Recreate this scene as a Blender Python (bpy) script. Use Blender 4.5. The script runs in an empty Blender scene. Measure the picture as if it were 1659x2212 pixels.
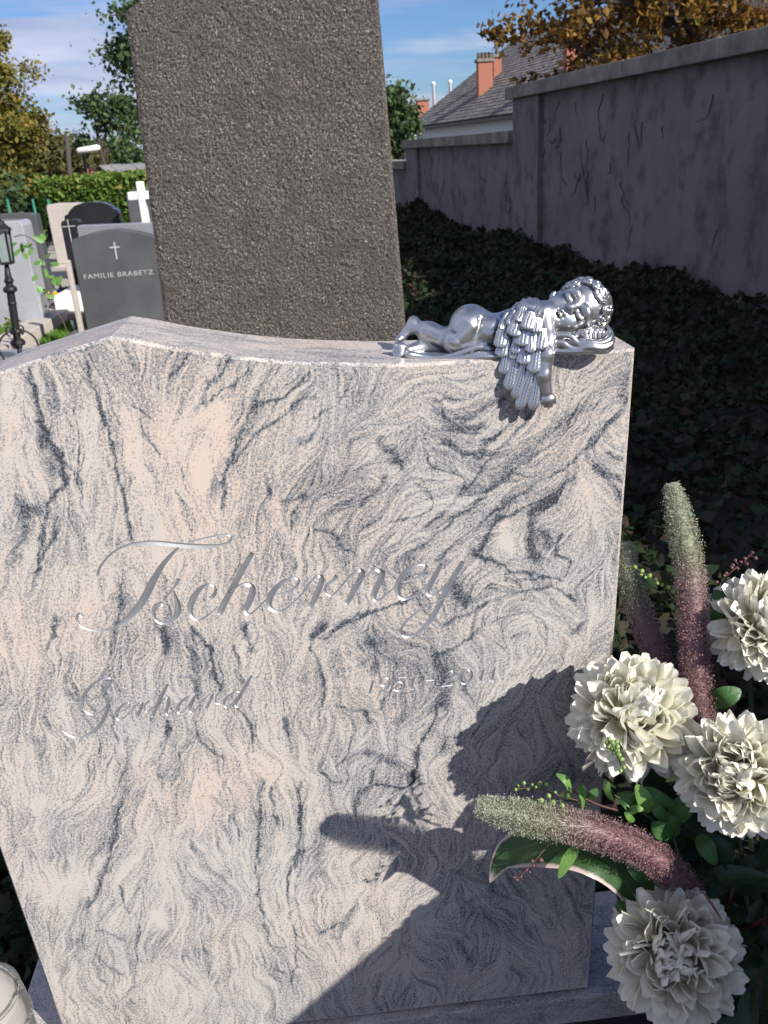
import bpy, bmesh, math, random
import numpy as np
from mathutils import Vector, Matrix, geometry, noise as mnoise
from math import radians, sin, cos, pi, atan2, sqrt

random.seed(7)
RS = np.random.RandomState(11)
SC = bpy.context.scene
COL = SC.collection

# ------------------------------------------------------------------ camera
IW, IH, FPX = 1659.0, 2212.0, 1853.0
PITCH, ROLL, YAW = radians(23), radians(3.7), radians(3.5)
CAM = Vector((0.0, -1.0, 1.55))
FWD = Vector((sin(YAW) * cos(PITCH), cos(YAW) * cos(PITCH), -sin(PITCH)))
_r0 = Vector((cos(YAW), -sin(YAW), 0.0))
_u0 = _r0.cross(FWD)
RGT = _r0 * cos(ROLL) - _u0 * sin(ROLL)
UPV = _u0 * cos(ROLL) + _r0 * sin(ROLL)
camd = bpy.data.cameras.new('camera')
camo = bpy.data.objects.new('camera', camd)
COL.objects.link(camo)
m = Matrix((RGT, UPV, -FWD)).transposed().to_4x4()
m.translation = CAM
camo.matrix_world = m
camd.sensor_fit = 'VERTICAL'
camd.sensor_height = 36.0
camd.sensor_width = 27.0
camd.lens = FPX / IH * 36.0
camd.clip_start = 0.02
camd.clip_end = 5000.0
camd.dof.use_dof = True
camd.dof.focus_distance = 1.08
camd.dof.aperture_fstop = 15.0
SC.camera = camo

# ------------------------------------------------------------------ sky and sun
SUN = Vector((0.58, -0.60, 0.55)).normalized()          # direction towards the sun
sel, saz = math.asin(SUN.z), atan2(SUN.x, SUN.y)
world = bpy.data.worlds.new('World')
SC.world = world
world.use_nodes = True
wn = world.node_tree
for n_ in list(wn.nodes):
    wn.nodes.remove(n_)


class G:
    """small helper to write node graphs as expressions"""
    def __init__(s, nt):
        s.nt = nt

    def node(s, typ, ins=None, **props):
        n = s.nt.nodes.new(typ)
        for k, v in props.items():
            setattr(n, k, v)
        for k, v in (ins or {}).items():
            sock = n.inputs[k]
            if isinstance(v, bpy.types.NodeSocket):
                s.nt.links.new(v, sock)
            else:
                sock.default_value = v
        return n

    def math(s, op, a, b=0.0, c=0.0, clamp=False):
        n = s.node('ShaderNodeMath', {0: a, 1: b, 2: c}, operation=op)
        n.use_clamp = clamp
        return n.outputs[0]

    def add(s, a, b): return s.math('ADD', a, b)
    def sub(s, a, b): return s.math('SUBTRACT', a, b)
    def mul(s, a, b): return s.math('MULTIPLY', a, b)

    def vec(s, op, a, b=(0, 0, 0), scale=1.0):
        n = s.node('ShaderNodeVectorMath', operation=op)
        for i, v in enumerate((a, b)):
            if isinstance(v, bpy.types.NodeSocket):
                s.nt.links.new(v, n.inputs[i])
            else:
                n.inputs[i].default_value = v
        if isinstance(scale, bpy.types.NodeSocket):
            s.nt.links.new(scale, n.inputs[3])
        else:
            n.inputs[3].default_value = scale
        return n.outputs['Value'] if op in ('LENGTH', 'DOT_PRODUCT', 'DISTANCE') else n.outputs[0]

    def xyz(s, x, y, z):
        return s.node('ShaderNodeCombineXYZ', {0: x, 1: y, 2: z}).outputs[0]

    def sep(s, v):
        n = s.node('ShaderNodeSeparateXYZ', {0: v})
        return n.outputs[0], n.outputs[1], n.outputs[2]

    def noise(s, vec, scale, detail=2.0, rough=0.5, dist=0.0, color=False, lac=2.0):
        n = s.node('ShaderNodeTexNoise', {'Vector': vec, 'Scale': scale, 'Detail': detail, 'Roughness': rough,
                                          'Distortion': dist, 'Lacunarity': lac})
        return n.outputs['Color'] if color else n.outputs['Fac']

    def voro(s, vec, scale, feature='F1', out='Distance', rnd=1.0):
        n = s.node('ShaderNodeTexVoronoi', {'Vector': vec, 'Scale': scale, 'Randomness': rnd}, feature=feature)
        return n.outputs[out]

    def ramp(s, fac, stops, interp='LINEAR'):
        n = s.node('ShaderNodeValToRGB', {0: fac})
        cr = n.color_ramp
        cr.interpolation = interp
        while len(cr.elements) < len(stops):
            cr.elements.new(0.5)
        for e, (p, c) in zip(cr.elements, stops):
            e.position = p
            if isinstance(c, (int, float)):
                c = (c, c, c)
            e.color = (c[0], c[1], c[2], 1.0)
        return n.outputs[0]

    def smooth(s, v, a, b):
        n = s.node('ShaderNodeMapRange', {'Value': v, 'From Min': a, 'From Max': b}, interpolation_type='SMOOTHSTEP')
        return n.outputs[0]

    def mix(s, f, a, b, mode='MIX'):
        n = s.node('ShaderNodeMix', data_type='RGBA', blend_type=mode)
        for i, v in ((0, f), (6, a), (7, b)):
            if isinstance(v, bpy.types.NodeSocket):
                s.nt.links.new(v, n.inputs[i])
            else:
                n.inputs[i].default_value = v if i == 0 else (v[0], v[1], v[2], 1.0)
        return n.outputs[2]

    def bump(s, h, strength=0.5, dist=0.01, normal=None):
        ins = {'Height': h, 'Strength': strength, 'Distance': dist}
        if normal is not None:
            ins['Normal'] = normal
        return s.node('ShaderNodeBump', ins).outputs[0]


g = G(wn)
sky = g.node('ShaderNodeTexSky', sky_type='NISHITA', sun_disc=False, sun_elevation=sel, sun_rotation=saz,
             altitude=200.0, air_density=1.0, dust_density=0.6, ozone_density=1.0)
dirv = g.node('ShaderNodeTexCoord').outputs['Generated']
dx, dy, dz = g.sep(dirv)
dzc = g.math('MAXIMUM', dz, 0.0)
den = g.add(dzc, 0.10)
cp = g.xyz(g.math('DIVIDE', dx, den), g.math('DIVIDE', dy, den), 0.0)
cn = g.noise(g.vec('MULTIPLY', cp, (0.55, 1.0, 1.0)), 1.15, 6.0, 0.55, 0.35)
cn2 = g.noise(g.vec('ADD', cp, (4.3, 1.7, 0.0)), 0.33, 2.0, 0.5)
# more cloud to the west (left), thinner to the east
bias = g.smooth(g.math('DIVIDE', dx, g.math('MAXIMUM', dy, 0.2)), 0.10, -0.25)
cl = g.add(g.add(cn, g.mul(g.sub(cn2, 0.5), 0.35)), g.mul(bias, 0.17))
cfac = g.mul(g.smooth(cl, 0.48, 0.72), 0.85)
shade = g.noise(g.vec('ADD', cp, (0.3, 0.35, 0.0)), 1.6, 4.0, 0.5)
ccol = g.ramp(shade, [(0.3, (5.6, 6.2, 9.0)), (0.7, (9.6, 9.9, 12.2))])
skyc = g.mix(1.0, sky.outputs[0], (0.70, 0.98, 1.50), 'MULTIPLY')
bg = g.node('ShaderNodeBackground', {'Color': g.mix(cfac, skyc, ccol), 'Strength': 0.055})
g.node('ShaderNodeOutputWorld', {'Surface': bg.outputs[0]})

sund = bpy.data.lights.new('sun', 'SUN')
sund.energy = 5.0
sund.angle = radians(0.53)
sund.color = (1.0, 0.955, 0.88)
suno = bpy.data.objects.new('sun', sund)
COL.objects.link(suno)
suno.location = (6, -6, 8)
suno.rotation_euler = SUN.to_track_quat('Z', 'Y').to_euler()

SC.view_settings.view_transform = 'Standard'
SC.view_settings.look = 'None'
SC.view_settings.exposure = 0.47
SC.view_settings.gamma = 1.0
SC.view_settings.use_curve_mapping = False
SC.render.engine = 'CYCLES'
SC.cycles.use_denoising = True
SC.cycles.max_bounces = 4
SC.cycles.diffuse_bounces = 3
SC.cycles.glossy_bounces = 3
SC.cycles.use_adaptive_sampling = True
SC.cycles.adaptive_threshold = 0.02
SC.cycles.transparent_max_bounces = 12


# ------------------------------------------------------------------ helpers
def at(px, py, Y):
    """point of the plane y = Y that the camera sees at picture position px, py"""
    d = FWD * FPX + RGT * (px - IW / 2) - UPV * (py - IH / 2)
    return CAM + d * ((Y - CAM.y) / d.y)


def atz(px, py, Z):
    d = FWD * FPX + RGT * (px - IW / 2) - UPV * (py - IH / 2)
    return CAM + d * ((Z - CAM.z) / d.z)


def mat(name):
    mt = bpy.data.materials.new(name)
    mt.use_nodes = True
    nt = mt.node_tree
    for n in list(nt.nodes):
        nt.nodes.remove(n)
    gg = G(nt)
    out = gg.node('ShaderNodeOutputMaterial')
    gg.out = out
    gg.m = mt
    return gg


def principled(gg, color, rough=0.6, metal=0.0, normal=None, spec=0.5, extra=None):
    ins = {'Roughness': rough, 'Metallic': metal, 'Specular IOR Level': spec}
    if isinstance(color, bpy.types.NodeSocket):
        ins['Base Color'] = color
    else:
        ins['Base Color'] = (color[0], color[1], color[2], 1.0)
    if normal is not None:
        ins['Normal'] = normal
    ins.update(extra or {})
    p = gg.node('ShaderNodeBsdfPrincipled', ins)
    gg.nt.links.new(p.outputs[0], gg.out.inputs[0])
    return p


def objco(gg):
    return gg.node('ShaderNodeTexCoord').outputs['Object']


def poscol(gg):
    return gg.node('ShaderNodeNewGeometry').outputs['Position']


def simple(name, color, rough=0.6, metal=0.0, var=0.25, scale=20.0, bump=0.0, bscale=80.0, spec=0.5):
    gg = mat(name)
    co = objco(gg)
    n = gg.noise(co, scale, 4.0, 0.6)
    f = gg.math('MULTIPLY_ADD', n, 2 * var, 1.0 - var)
    c = gg.mix(1.0, color, gg.xyz(f, f, f), 'MULTIPLY')
    nor = gg.bump(gg.noise(co, bscale, 3.0, 0.6), 0.6, bump) if bump else None
    principled(gg, c, rough, metal, nor, spec)
    return gg.m


def mesh(name, verts, faces, mt, parent=None, smooth=False):
    me = bpy.data.meshes.new(name)
    if isinstance(verts, np.ndarray):
        verts = verts.tolist()
    if isinstance(faces, np.ndarray):
        faces = faces.tolist()
    me.from_pydata(verts, [], faces)
    me.update()
    if smooth:
        me.shade_smooth()
    if mt is not None:
        me.materials.append(mt)
    o = bpy.data.objects.new(name, me)
    COL.objects.link(o)
    if parent is not None:
        adopt(o, parent)
    return o


def adopt(o, parent):
    o.parent = parent
    inv = Matrix.Identity(4)
    q = parent
    while q is not None:
        inv = inv @ Matrix.Identity(4)
        q = q.parent
    o.matrix_parent_inverse = world_of(parent).inverted()


def world_of(o):
    mw = o.matrix_basis.copy()
    if o.parent is not None:
        mw = world_of(o.parent) @ o.matrix_parent_inverse @ mw
    return mw


def tag(o, label=None, cat=None, group=None, kind=None):
    if label: o['label'] = label
    if cat: o['category'] = cat
    if group: o['group'] = group
    if kind: o['kind'] = kind
    return o


def thing(name, label, cat, loc=(0, 0, 0), group=None):
    o = bpy.data.objects.new(name, None)
    o.empty_display_size = 0.05
    COL.objects.link(o)
    o.location = loc
    return tag(o, label, cat, group)


def instance(name, me, mw, parent):
    """one more object on shared mesh data, placed by a world matrix, as a part of parent"""
    o = bpy.data.objects.new(name, me)
    COL.objects.link(o)
    o.parent = parent
    o.matrix_parent_inverse = world_of(parent).inverted()
    o.matrix_basis = mw
    return o


class MB:
    """collects shapes into one mesh"""
    def __init__(s):
        s.v, s.f = [], []

    def quad(s, a, b, c, d):
        n = len(s.v)
        s.v += [tuple(a), tuple(b), tuple(c), tuple(d)]
        s.f.append((n, n + 1, n + 2, n + 3))

    def poly(s, pts):
        n = len(s.v)
        s.v += [tuple(p) for p in pts]
        s.f.append(tuple(range(n, n + len(pts))))

    def box(s, lo, hi, bev=0.0, M=None):
        x0, y0, z0 = lo
        x1, y1, z1 = hi
        b = min(bev, (x1 - x0) * .45, (y1 - y0) * .45, (z1 - z0) * .45)
        if b <= 0:
            P = [(x, y, z) for z in (z0, z1) for y in (y0, y1) for x in (x0, x1)]
            F = [(0, 2, 3, 1), (4, 5, 7, 6), (0, 1, 5, 4), (2, 6, 7, 3), (0, 4, 6, 2), (1, 3, 7, 5)]
        else:
            bm = bmesh.new()
            bmesh.ops.create_cube(bm, size=1.0)
            for v in bm.verts:
                v.co = Vector(((x0 + x1) / 2 + v.co.x * (x1 - x0), (y0 + y1) / 2 + v.co.y * (y1 - y0), (z0 + z1) / 2 + v.co.z * (z1 - z0)))
            bmesh.ops.bevel(bm, geom=bm.edges[:], offset=b, segments=2, affect='EDGES', profile=0.6)
            P = [tuple(v.co) for v in bm.verts]
            bm.verts.index_update()
            F = [tuple(v.index for v in f.verts) for f in bm.faces]
            bm.free()
        n = len(s.v)
        if M is not None:
            P = [tuple(M @ Vector(p)) for p in P]
        s.v += P
        s.f += [tuple(i + n for i in f) for f in F]
        return s

    def tube(s, pts, rad, sides=8, caps=True):
        V, F = tube(pts, rad, sides, caps)
        n = len(s.v)
        s.v += V
        s.f += [tuple(i + n for i in f) for f in F]
        return s

    def lathe(s, prof, center=(0, 0, 0), sides=24, M=None):
        """prof: list of (radius, z)"""
        n = len(s.v)
        c = Vector(center)
        k = len(prof)
        for (r, z) in prof:
            for j in range(sides):
                a = 2 * pi * j / sides
                p = Vector((r * cos(a), r * sin(a), z))
                p = (M @ p) if M is not None else p
                s.v.append(tuple(c + p))
        for i in range(k - 1):
            for j in range(sides):
                j2 = (j + 1) % sides
                s.f.append((n + i * sides + j, n + i * sides + j2, n + (i + 1) * sides + j2, n + (i + 1) * sides + j))
        s.f.append(tuple(n + j for j in range(sides))[::-1])
        s.f.append(tuple(n + (k - 1) * sides + j for j in range(sides)))
        return s

    def prism(s, outline, y0, y1, bev=0.0):
        """outline in (x, z), extruded along y; bev chamfers the front (y0) rim"""
        n = len(s.v)
        k = len(outline)
        rings = [(y1, 0.0), (y0 + bev, 0.0)] + ([(y0, bev)] if bev else [])
        for (y, ins) in rings:
            pts = inset(outline, ins) if ins else outline
            s.v += [(p[0], y, p[1]) for p in pts]
        for i in range(len(rings) - 1):
            for j in range(k):
                j2 = (j + 1) % k
                s.f.append((n + i * k + j, n + i * k + j2, n + (i + 1) * k + j2, n + (i + 1) * k + j))
        s.f.append(tuple(n + j for j in range(k))[::-1])
        s.f.append(tuple(n + (len(rings) - 1) * k + j for j in range(k)))
        return s

    def build(s, name, mt, parent=None, smooth=False):
        o = mesh(name, s.v, s.f, mt, parent, smooth)
        bm = bmesh.new()
        bm.from_mesh(o.data)
        bmesh.ops.recalc_face_normals(bm, faces=bm.faces[:])
        bm.to_mesh(o.data)
        bm.free()
        if smooth:
            o.data.shade_smooth()
        return o


def inset(poly, d):
    """inset a closed polygon given in (x, z)"""
    k = len(poly)
    area = sum(poly[i][0] * poly[(i + 1) % k][1] - poly[(i + 1) % k][0] * poly[i][1] for i in range(k))
    sg = 1.0 if area > 0 else -1.0
    out = []
    for i in range(k):
        p, q, r = Vector(poly[i - 1]), Vector(poly[i]), Vector(poly[(i + 1) % k])
        e1, e2 = (q - p).normalized(), (r - q).normalized()
        n1, n2 = Vector((-e1.y, e1.x)) * sg, Vector((-e2.y, e2.x)) * sg
        b = (n1 + n2)
        b = b / max(b.length_squared * 0.5, 0.25)
        out.append(tuple(q + b * d))
    return out


def tube(pts, rad, sides=8, caps=True):
    pts = [Vector(p) for p in pts]
    if not hasattr(rad, '__len__'):
        rad = [rad] * len(pts)
    V, F = [], []
    t0 = (pts[1] - pts[0]).normalized()
    nrm = t0.orthogonal().normalized()
    for i, p in enumerate(pts):
        a = pts[max(i - 1, 0)]
        b = pts[min(i + 1, len(pts) - 1)]
        t = (b - a).normalized()
        nrm = (nrm - t * nrm.dot(t))
        nrm = nrm.normalized() if nrm.length > 1e-9 else t.orthogonal().normalized()
        bi = t.cross(nrm)
        for j in range(sides):
            an = 2 * pi * j / sides
            V.append(tuple(p + (nrm * cos(an) + bi * sin(an)) * rad[i]))
    for i in range(len(pts) - 1):
        for j in range(sides):
            j2 = (j + 1) % sides
            F.append((i * sides + j, i * sides + j2, (i + 1) * sides + j2, (i + 1) * sides + j))
    if caps:
        F.append(tuple(range(sides))[::-1])
        F.append(tuple((len(pts) - 1) * sides + j for j in range(sides)))
    return V, F


def spline(P, n=8, closed=False):
    """Catmull-Rom through the rows of P (any dimension)"""
    P = np.array(P, float)
    k = len(P)
    out = []
    rng = range(k if closed else k - 1)
    for i in rng:
        if closed:
            p0, p1, p2, p3 = P[(i - 1) % k], P[i], P[(i + 1) % k], P[(i + 2) % k]
        else:
            p0, p1, p2, p3 = P[max(i - 1, 0)], P[i], P[i + 1], P[min(i + 2, k - 1)]
        for j in range(n):
            t = j / n
            out.append(0.5 * ((2 * p1) + (-p0 + p2) * t + (2 * p0 - 5 * p1 + 4 * p2 - p3) * t * t + (-p0 + 3 * p1 - 3 * p2 + p3) * t ** 3))
    if not closed:
        out.append(P[-1])
    return np.array(out)


def vnoise(x, y, seed=0):
    """value noise on numpy arrays, 0..1"""
    xi, yi = np.floor(x).astype(np.int64), np.floor(y).astype(np.int64)
    xf, yf = x - xi, y - yi
    u, v = xf * xf * (3 - 2 * xf), yf * yf * (3 - 2 * yf)

    def h(a, b):
        q = (a * 374761393 + b * 668265263 + seed * 1442695041) & 0x7fffffff
        q = ((q ^ (q >> 13)) * 1274126177) & 0x7fffffff
        return ((q ^ (q >> 16)) & 0xffff) / 65535.0
    return (h(xi, yi) * (1 - u) + h(xi + 1, yi) * u) * (1 - v) + (h(xi, yi + 1) * (1 - u) + h(xi + 1, yi + 1) * u) * v

# ------------------------------------------------------------------ ground (structure)
def soil_mat():
    gg = mat('soil')
    co = poscol(gg)
    n = gg.noise(co, 6.0, 6.0, 0.6)
    c = gg.ramp(n, [(0.3, (0.09, 0.08, 0.066)), (0.55, (0.15, 0.138, 0.12)), (0.75, (0.22, 0.205, 0.18))])
    principled(gg, c, 0.95, 0.0, gg.bump(gg.noise(co, 60.0, 5.0, 0.7), 0.7, 0.02), 0.2)
    return gg.m


M_SOIL = soil_mat()
gv, gf = [], []
xs = np.concatenate([[-900, -300, -100, -40], np.linspace(-22, 22, 45), [40, 100, 300, 900]])
ys = np.concatenate([[-600, -100, -20], np.linspace(-6, 40, 47), [60, 100, 200, 500, 1500]])
for yy in ys:
    for xx in xs:
        gv.append((xx, yy, -0.001 + 0.012 * (mnoise.noise(Vector((xx * .7, yy * .7, 0))) if abs(xx) < 30 and yy < 50 else 0)))
nx = len(xs)
for j in range(len(ys) - 1):
    for i in range(nx - 1):
        gf.append((j * nx + i, j * nx + i + 1, (j + 1) * nx + i + 1, (j + 1) * nx + i))
ground = mesh('ground', gv, gf, M_SOIL)
tag(ground, 'bare earth and gravel ground of the cemetery', None, None, 'structure')


# ------------------------------------------------------------------ swirled granite
# the run of the veins, each: darkness, width, points; in four coordinate frames on the stone's face
VF = {1: (0, 1080, 0.6028), 2: (1000, 1080, 0.6329), 3: (0, 2060, 0.6028), 4: (900, 2060, 0.6028)}
VEINS = [
 (1, .55, 26, [(145,140),(150,210),(190,300),(210,400),(225,480),(300,580),(335,680),(330,780),(260,860),(235,960),(215,1080),(200,1230)]),
 (1, .30, 70, [(215,500),(270,600),(290,700)]),
 (1, .55, 18, [(437,60),(460,160),(490,260),(530,370),(560,440),(590,560),(620,700),(650,830),(680,970),(700,1060)]),
 (1, .40, 16, [(1000,60),(960,140),(900,200)]), (1, .42, 34, [(1220,110),(1150,190),(1090,270),(1070,340),(1030,380)]),
 (1, .45, 12, [(1330,110),(1280,200),(1190,260),(1110,330)]),
 (1, .48, 18, [(1640,180),(1500,310),(1350,360),(1310,450),(1250,560),(1200,680),(1180,800),(1170,900)]),
 (1, .42, 14, [(1659,300),(1560,340),(1480,420),(1330,530),(1240,650)]), (1, .55, 14, [(740,460),(790,540),(850,620)]), (1, .45, 14, [(700,350),(760,390),(800,420)]),
 (1, .22, 14, [(350,520),(340,640),(420,740),(430,900)]), (1, .12, 60, [(600,560),(560,640),(520,800),(480,1000)]),
 (1, .60, 46, [(850,1520),(880,1650)]), (1, .60, 40, [(1295,1520),(1340,1659)]), (1, .55, 20, [(1010,1530),(1080,1600),(1120,1659)]),
 (1, .35, 50, [(100,850),(130,960),(110,1060),(60,1200)]), (1, .5, 40, [(150,880),(190,910)]), (1, .38, 24, [(300,940),(280,1050),(220,1180),(190,1240)]),
 (1, .42, 28, [(300,1480),(290,1560),(250,1640)]), (1, .45, 24, [(1500,860),(1600,830)]), (1, .5, 14, [(1420,780),(1440,840)]), (1, .4, 30, [(1570,540),(1640,510)]),
 (1, .2, 60, [(250,230),(310,370)]), (1, .16, 70, [(640,1100),(660,1250),(640,1400)]), (1, .14, 80, [(820,780),(900,860)]), (1, -.22, 70, [(60,300),(60,600)]), (1, -.26, 90, [(1150,380),(1160,560),(1050,760)]),
 (1, -.2, 60, [(640,400),(700,620),(800,900)]), (1, .3, 14, [(580,1660),(620,1500),(640,1300)]),
 (2, .62, 46, [(340,520),(400,580),(450,650)]), (2, .42, 34, [(620,360),(690,400),(800,380),(950,300)]), (2, .3, 14, [(600,300),(680,310),(800,280),(920,250)]),
 (2, .3, 12, [(640,200),(740,220),(880,180)]), (2, .42, 30, [(650,520),(740,560),(830,590),(870,520),(940,480)]), (2, .3, 40, [(660,440),(760,460),(850,440)]),
 (2, .35, 18, [(560,950),(680,850),(800,720),(880,600),(950,540),(1050,430),(1120,340)]), (2, .20, 50, [(480,1100),(640,960),(800,830),(1000,640),(1200,470),(1400,300),(1560,180)]),
 (2, .30, 16, [(540,1060),(700,920),(860,790),(1040,640),(1230,500),(1330,330)]), (2, .34, 16, [(620,1110),(760,1000),(900,880),(1100,740),(1300,620),(1450,450),(1590,290)]),
 (2, .50, 22, [(1400,540),(1480,440),(1600,300)]), (2, .25, 40, [(1480,340),(1560,260),(1600,160)]), (2, .45, 12, [(950,900),(1080,850),(1220,770),(1300,700)]),
 (2, .85, 44, [(1105,880),(1150,850),(1200,815)]), (2, .55, 20, [(1200,820),(1260,750)]), (2, .5, 44, [(1090,930),(1100,1060),(1150,1110)]), (2, .4, 50, [(1160,960),(1180,1060)]),
 (2, .75, 20, [(940,900),(890,970),(850,1050),(820,1085),(900,1120),(1000,1170),(1100,1180)]), (2, .5, 14, [(1250,980),(1220,1080),(1280,1110),(1270,1190)]), (2, .4, 12, [(1030,1220),(1180,1200),(1260,1210)]),
 (2, -.3, 70, [(960,950),(980,1060)]), (2, -.25, 60, [(1500,480),(1540,520)]), (2, .5, 14, [(1490,580),(1560,610)]), (2, .4, 24, [(1460,680),(1560,720)]), (2, .35, 20, [(1420,640),(1520,760),(1570,860)]),
 (2, .6, 40, [(60,1430),(0,1500)]), (2, .5, 18, [(0,1500),(60,1500),(150,1440),(260,1390),(420,1340),(500,1290)]), (2, .55, 50, [(720,1270),(760,1330)]),
 (2, .42, 18, [(640,1440),(760,1400),(850,1340),(940,1310)]), (2, .42, 18, [(600,1600),(720,1560),(800,1500),(870,1400)]), (2, .4, 50, [(250,1490),(300,1530)]), (2, .35, 30, [(430,1270),(480,1200),(560,1180)]),
 (2, .35, 12, [(130,320),(180,220),(210,150)]), (2, .3, 14, [(0,400),(80,350)]), (2, .38, 12, [(560,560),(600,650),(700,670),(760,730),(700,820)]), (2, .42, 12, [(520,730),(590,790),(590,850),(500,900),(400,920)]),
 (2, .22, 12, [(1380,1250),(1360,1400)]), (2, .22, 12, [(1480,980),(1500,1100),(1500,1200)]), (2, .5, 26, [(1340,1430),(1310,1480)]), (2, .38, 20, [(0,960),(100,980),(150,1050),(200,1080)]), (2, .3, 30, [(260,820),(330,760),(360,700)]),
 (2, .35, 14, [(880,1260),(1050,1280),(1200,1250),(1320,1320)]), (2, .3, 12, [(900,1420),(1060,1380),(1160,1430),(1180,1540)]), (2, .3, 12, [(1000,1500),(1080,1480),(1120,1560)]),
 (3, .55, 16, [(1110,0),(1130,120),(1160,230)]), (3, .45, 14, [(1240,0),(1260,100),(1290,190)]), (3, .55, 16, [(1240,320),(1300,380),(1340,460),(1340,560)]), (3, .55, 28, [(1500,380),(1520,460)]),
 (3, .35, 12, [(880,480),(860,560),(830,700)]), (3, .5, 26, [(900,400),(890,470)]), (3, .5, 11, [(1040,400),(1050,480),(1110,550),(1190,590)]), (3, .35, 30, [(1000,0),(1020,120),(1050,260)]),
 (3, .20, 44, [(700,500),(660,700),(620,900),(590,1080),(530,1230),(450,1400),(430,1500),(410,1660)]), (3, .36, 12, [(650,800),(600,1050),(545,1230),(460,1400)]),
 (3, .42, 15, [(1390,700),(1370,950),(1360,1150),(1370,1300),(1400,1480),(1440,1580),(1520,1590)]), (3, .4, 12, [(1380,1600),(1420,1680),(1500,1730)]), (3, .3, 10, [(1390,1680),(1430,1740),(1490,1770)]),
 (3, .42, 13, [(1580,720),(1590,1000),(1560,1150),(1520,1290),(1540,1450),(1570,1600),(1540,1780)]), (3, .42, 16, [(1430,750),(1450,870),(1470,940)]), (3, .5, 10, [(640,1270),(660,1360),(690,1410)]),
 (3, .32, 9, [(740,1480),(720,1640),(700,1800),(630,1880)]), (3, .20, 90, [(1000,1000),(1080,1150),(1200,1200)]), (3, .16, 90, [(1050,1300),(1080,1650),(1110,1760)]),
 (3, .28, 8, [(350,820),(400,800),(480,700),(540,500)]), (3, .32, 8, [(290,910),(380,900),(500,830)]), (3, .18, 70, [(190,500),(230,620),(240,760)]), (3, .28, 20, [(500,1620),(560,1690),(640,1740)]),
 (3, .25, 22, [(640,1550),(580,1520),(520,1510)]), (3, -.25, 50, [(1490,1000),(1480,1120)]), (3, -.25, 50, [(840,1400),(850,1480)]), (3, -.2, 90, [(250,1350),(330,1250)]), (3, .3, 10, [(900,1680),(960,1740),(1040,1800)]),
 (3, .3, 12, [(1190,700),(1230,820),(1250,950)]), (3, .2, 60, [(380,220),(420,300)]),
 (4, .52, 15, [(150,0),(190,100),(220,230),(190,400)]), (4, .36, 60, [(800,30),(860,150),(850,300)]), (4, .66, 15, [(820,320),(780,440),(720,540),(710,640),(680,720),(630,750),(560,730),(500,730)]),
 (4, .5, 26, [(700,560),(705,610)]), (4, .6, 28, [(435,350),(455,390)]), (4, .4, 16, [(290,320),(420,340)]), (4, .4, 14, [(370,480),(330,580),(290,640),(300,720)]), (4, .42, 12, [(210,670),(290,720)]),
 (4, .3, 40, [(450,560),(600,620)]), (4, .3, 30, [(480,660),(460,740),(400,800),(380,880)]), (4, .42, 13, [(90,750),(90,1000),(50,1150),(30,1300)]), (4, .34, 11, [(120,850),(100,1150),(70,1300),(130,1600)]),
 (4, .42, 24, [(300,1460),(220,1510)]), (4, .25, 20, [(380,1380),(320,1500)]), (4, .3, 30, [(500,50),(490,150)]), (4, .25, 40, [(870,480),(860,560)]), (4, .3, 14, [(600,60),(580,200),(520,330)]),
 (4, .3, 14, [(1130,430),(1060,520),(1040,640)]), (4, .35, 20, [(1200,250),(1100,330),(1010,470)]), (4, .25, 50, [(960,1560),(1000,1700)]), (4, .25, 40, [(560,1050),(600,1180)]), (4, .22, 60, [(200,1000),(190,1200)]),
]
RX0, RX1, RZ0, RZ1, RST = -0.60, 0.44, 0.16, 1.42, 0.0013
rnx, rnz = int((RX1 - RX0) / RST), int((RZ1 - RZ0) / RST)


def blur(a, r):
    """box blur twice along both axes"""
    for _ in range(2):
        for ax in (0, 1):
            c = np.cumsum(np.pad(a, [(r + 1, r) if i == ax else (0, 0) for i in (0, 1)], mode='edge'), axis=ax)
            a = (np.take(c, range(2 * r + 1, c.shape[ax]), ax) - np.take(c, range(0, c.shape[ax] - 2 * r - 1), ax)) / (2 * r + 1)
    return a


def zs(a):
    return (a - a.mean()) / (a.std() + 1e-9)


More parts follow.
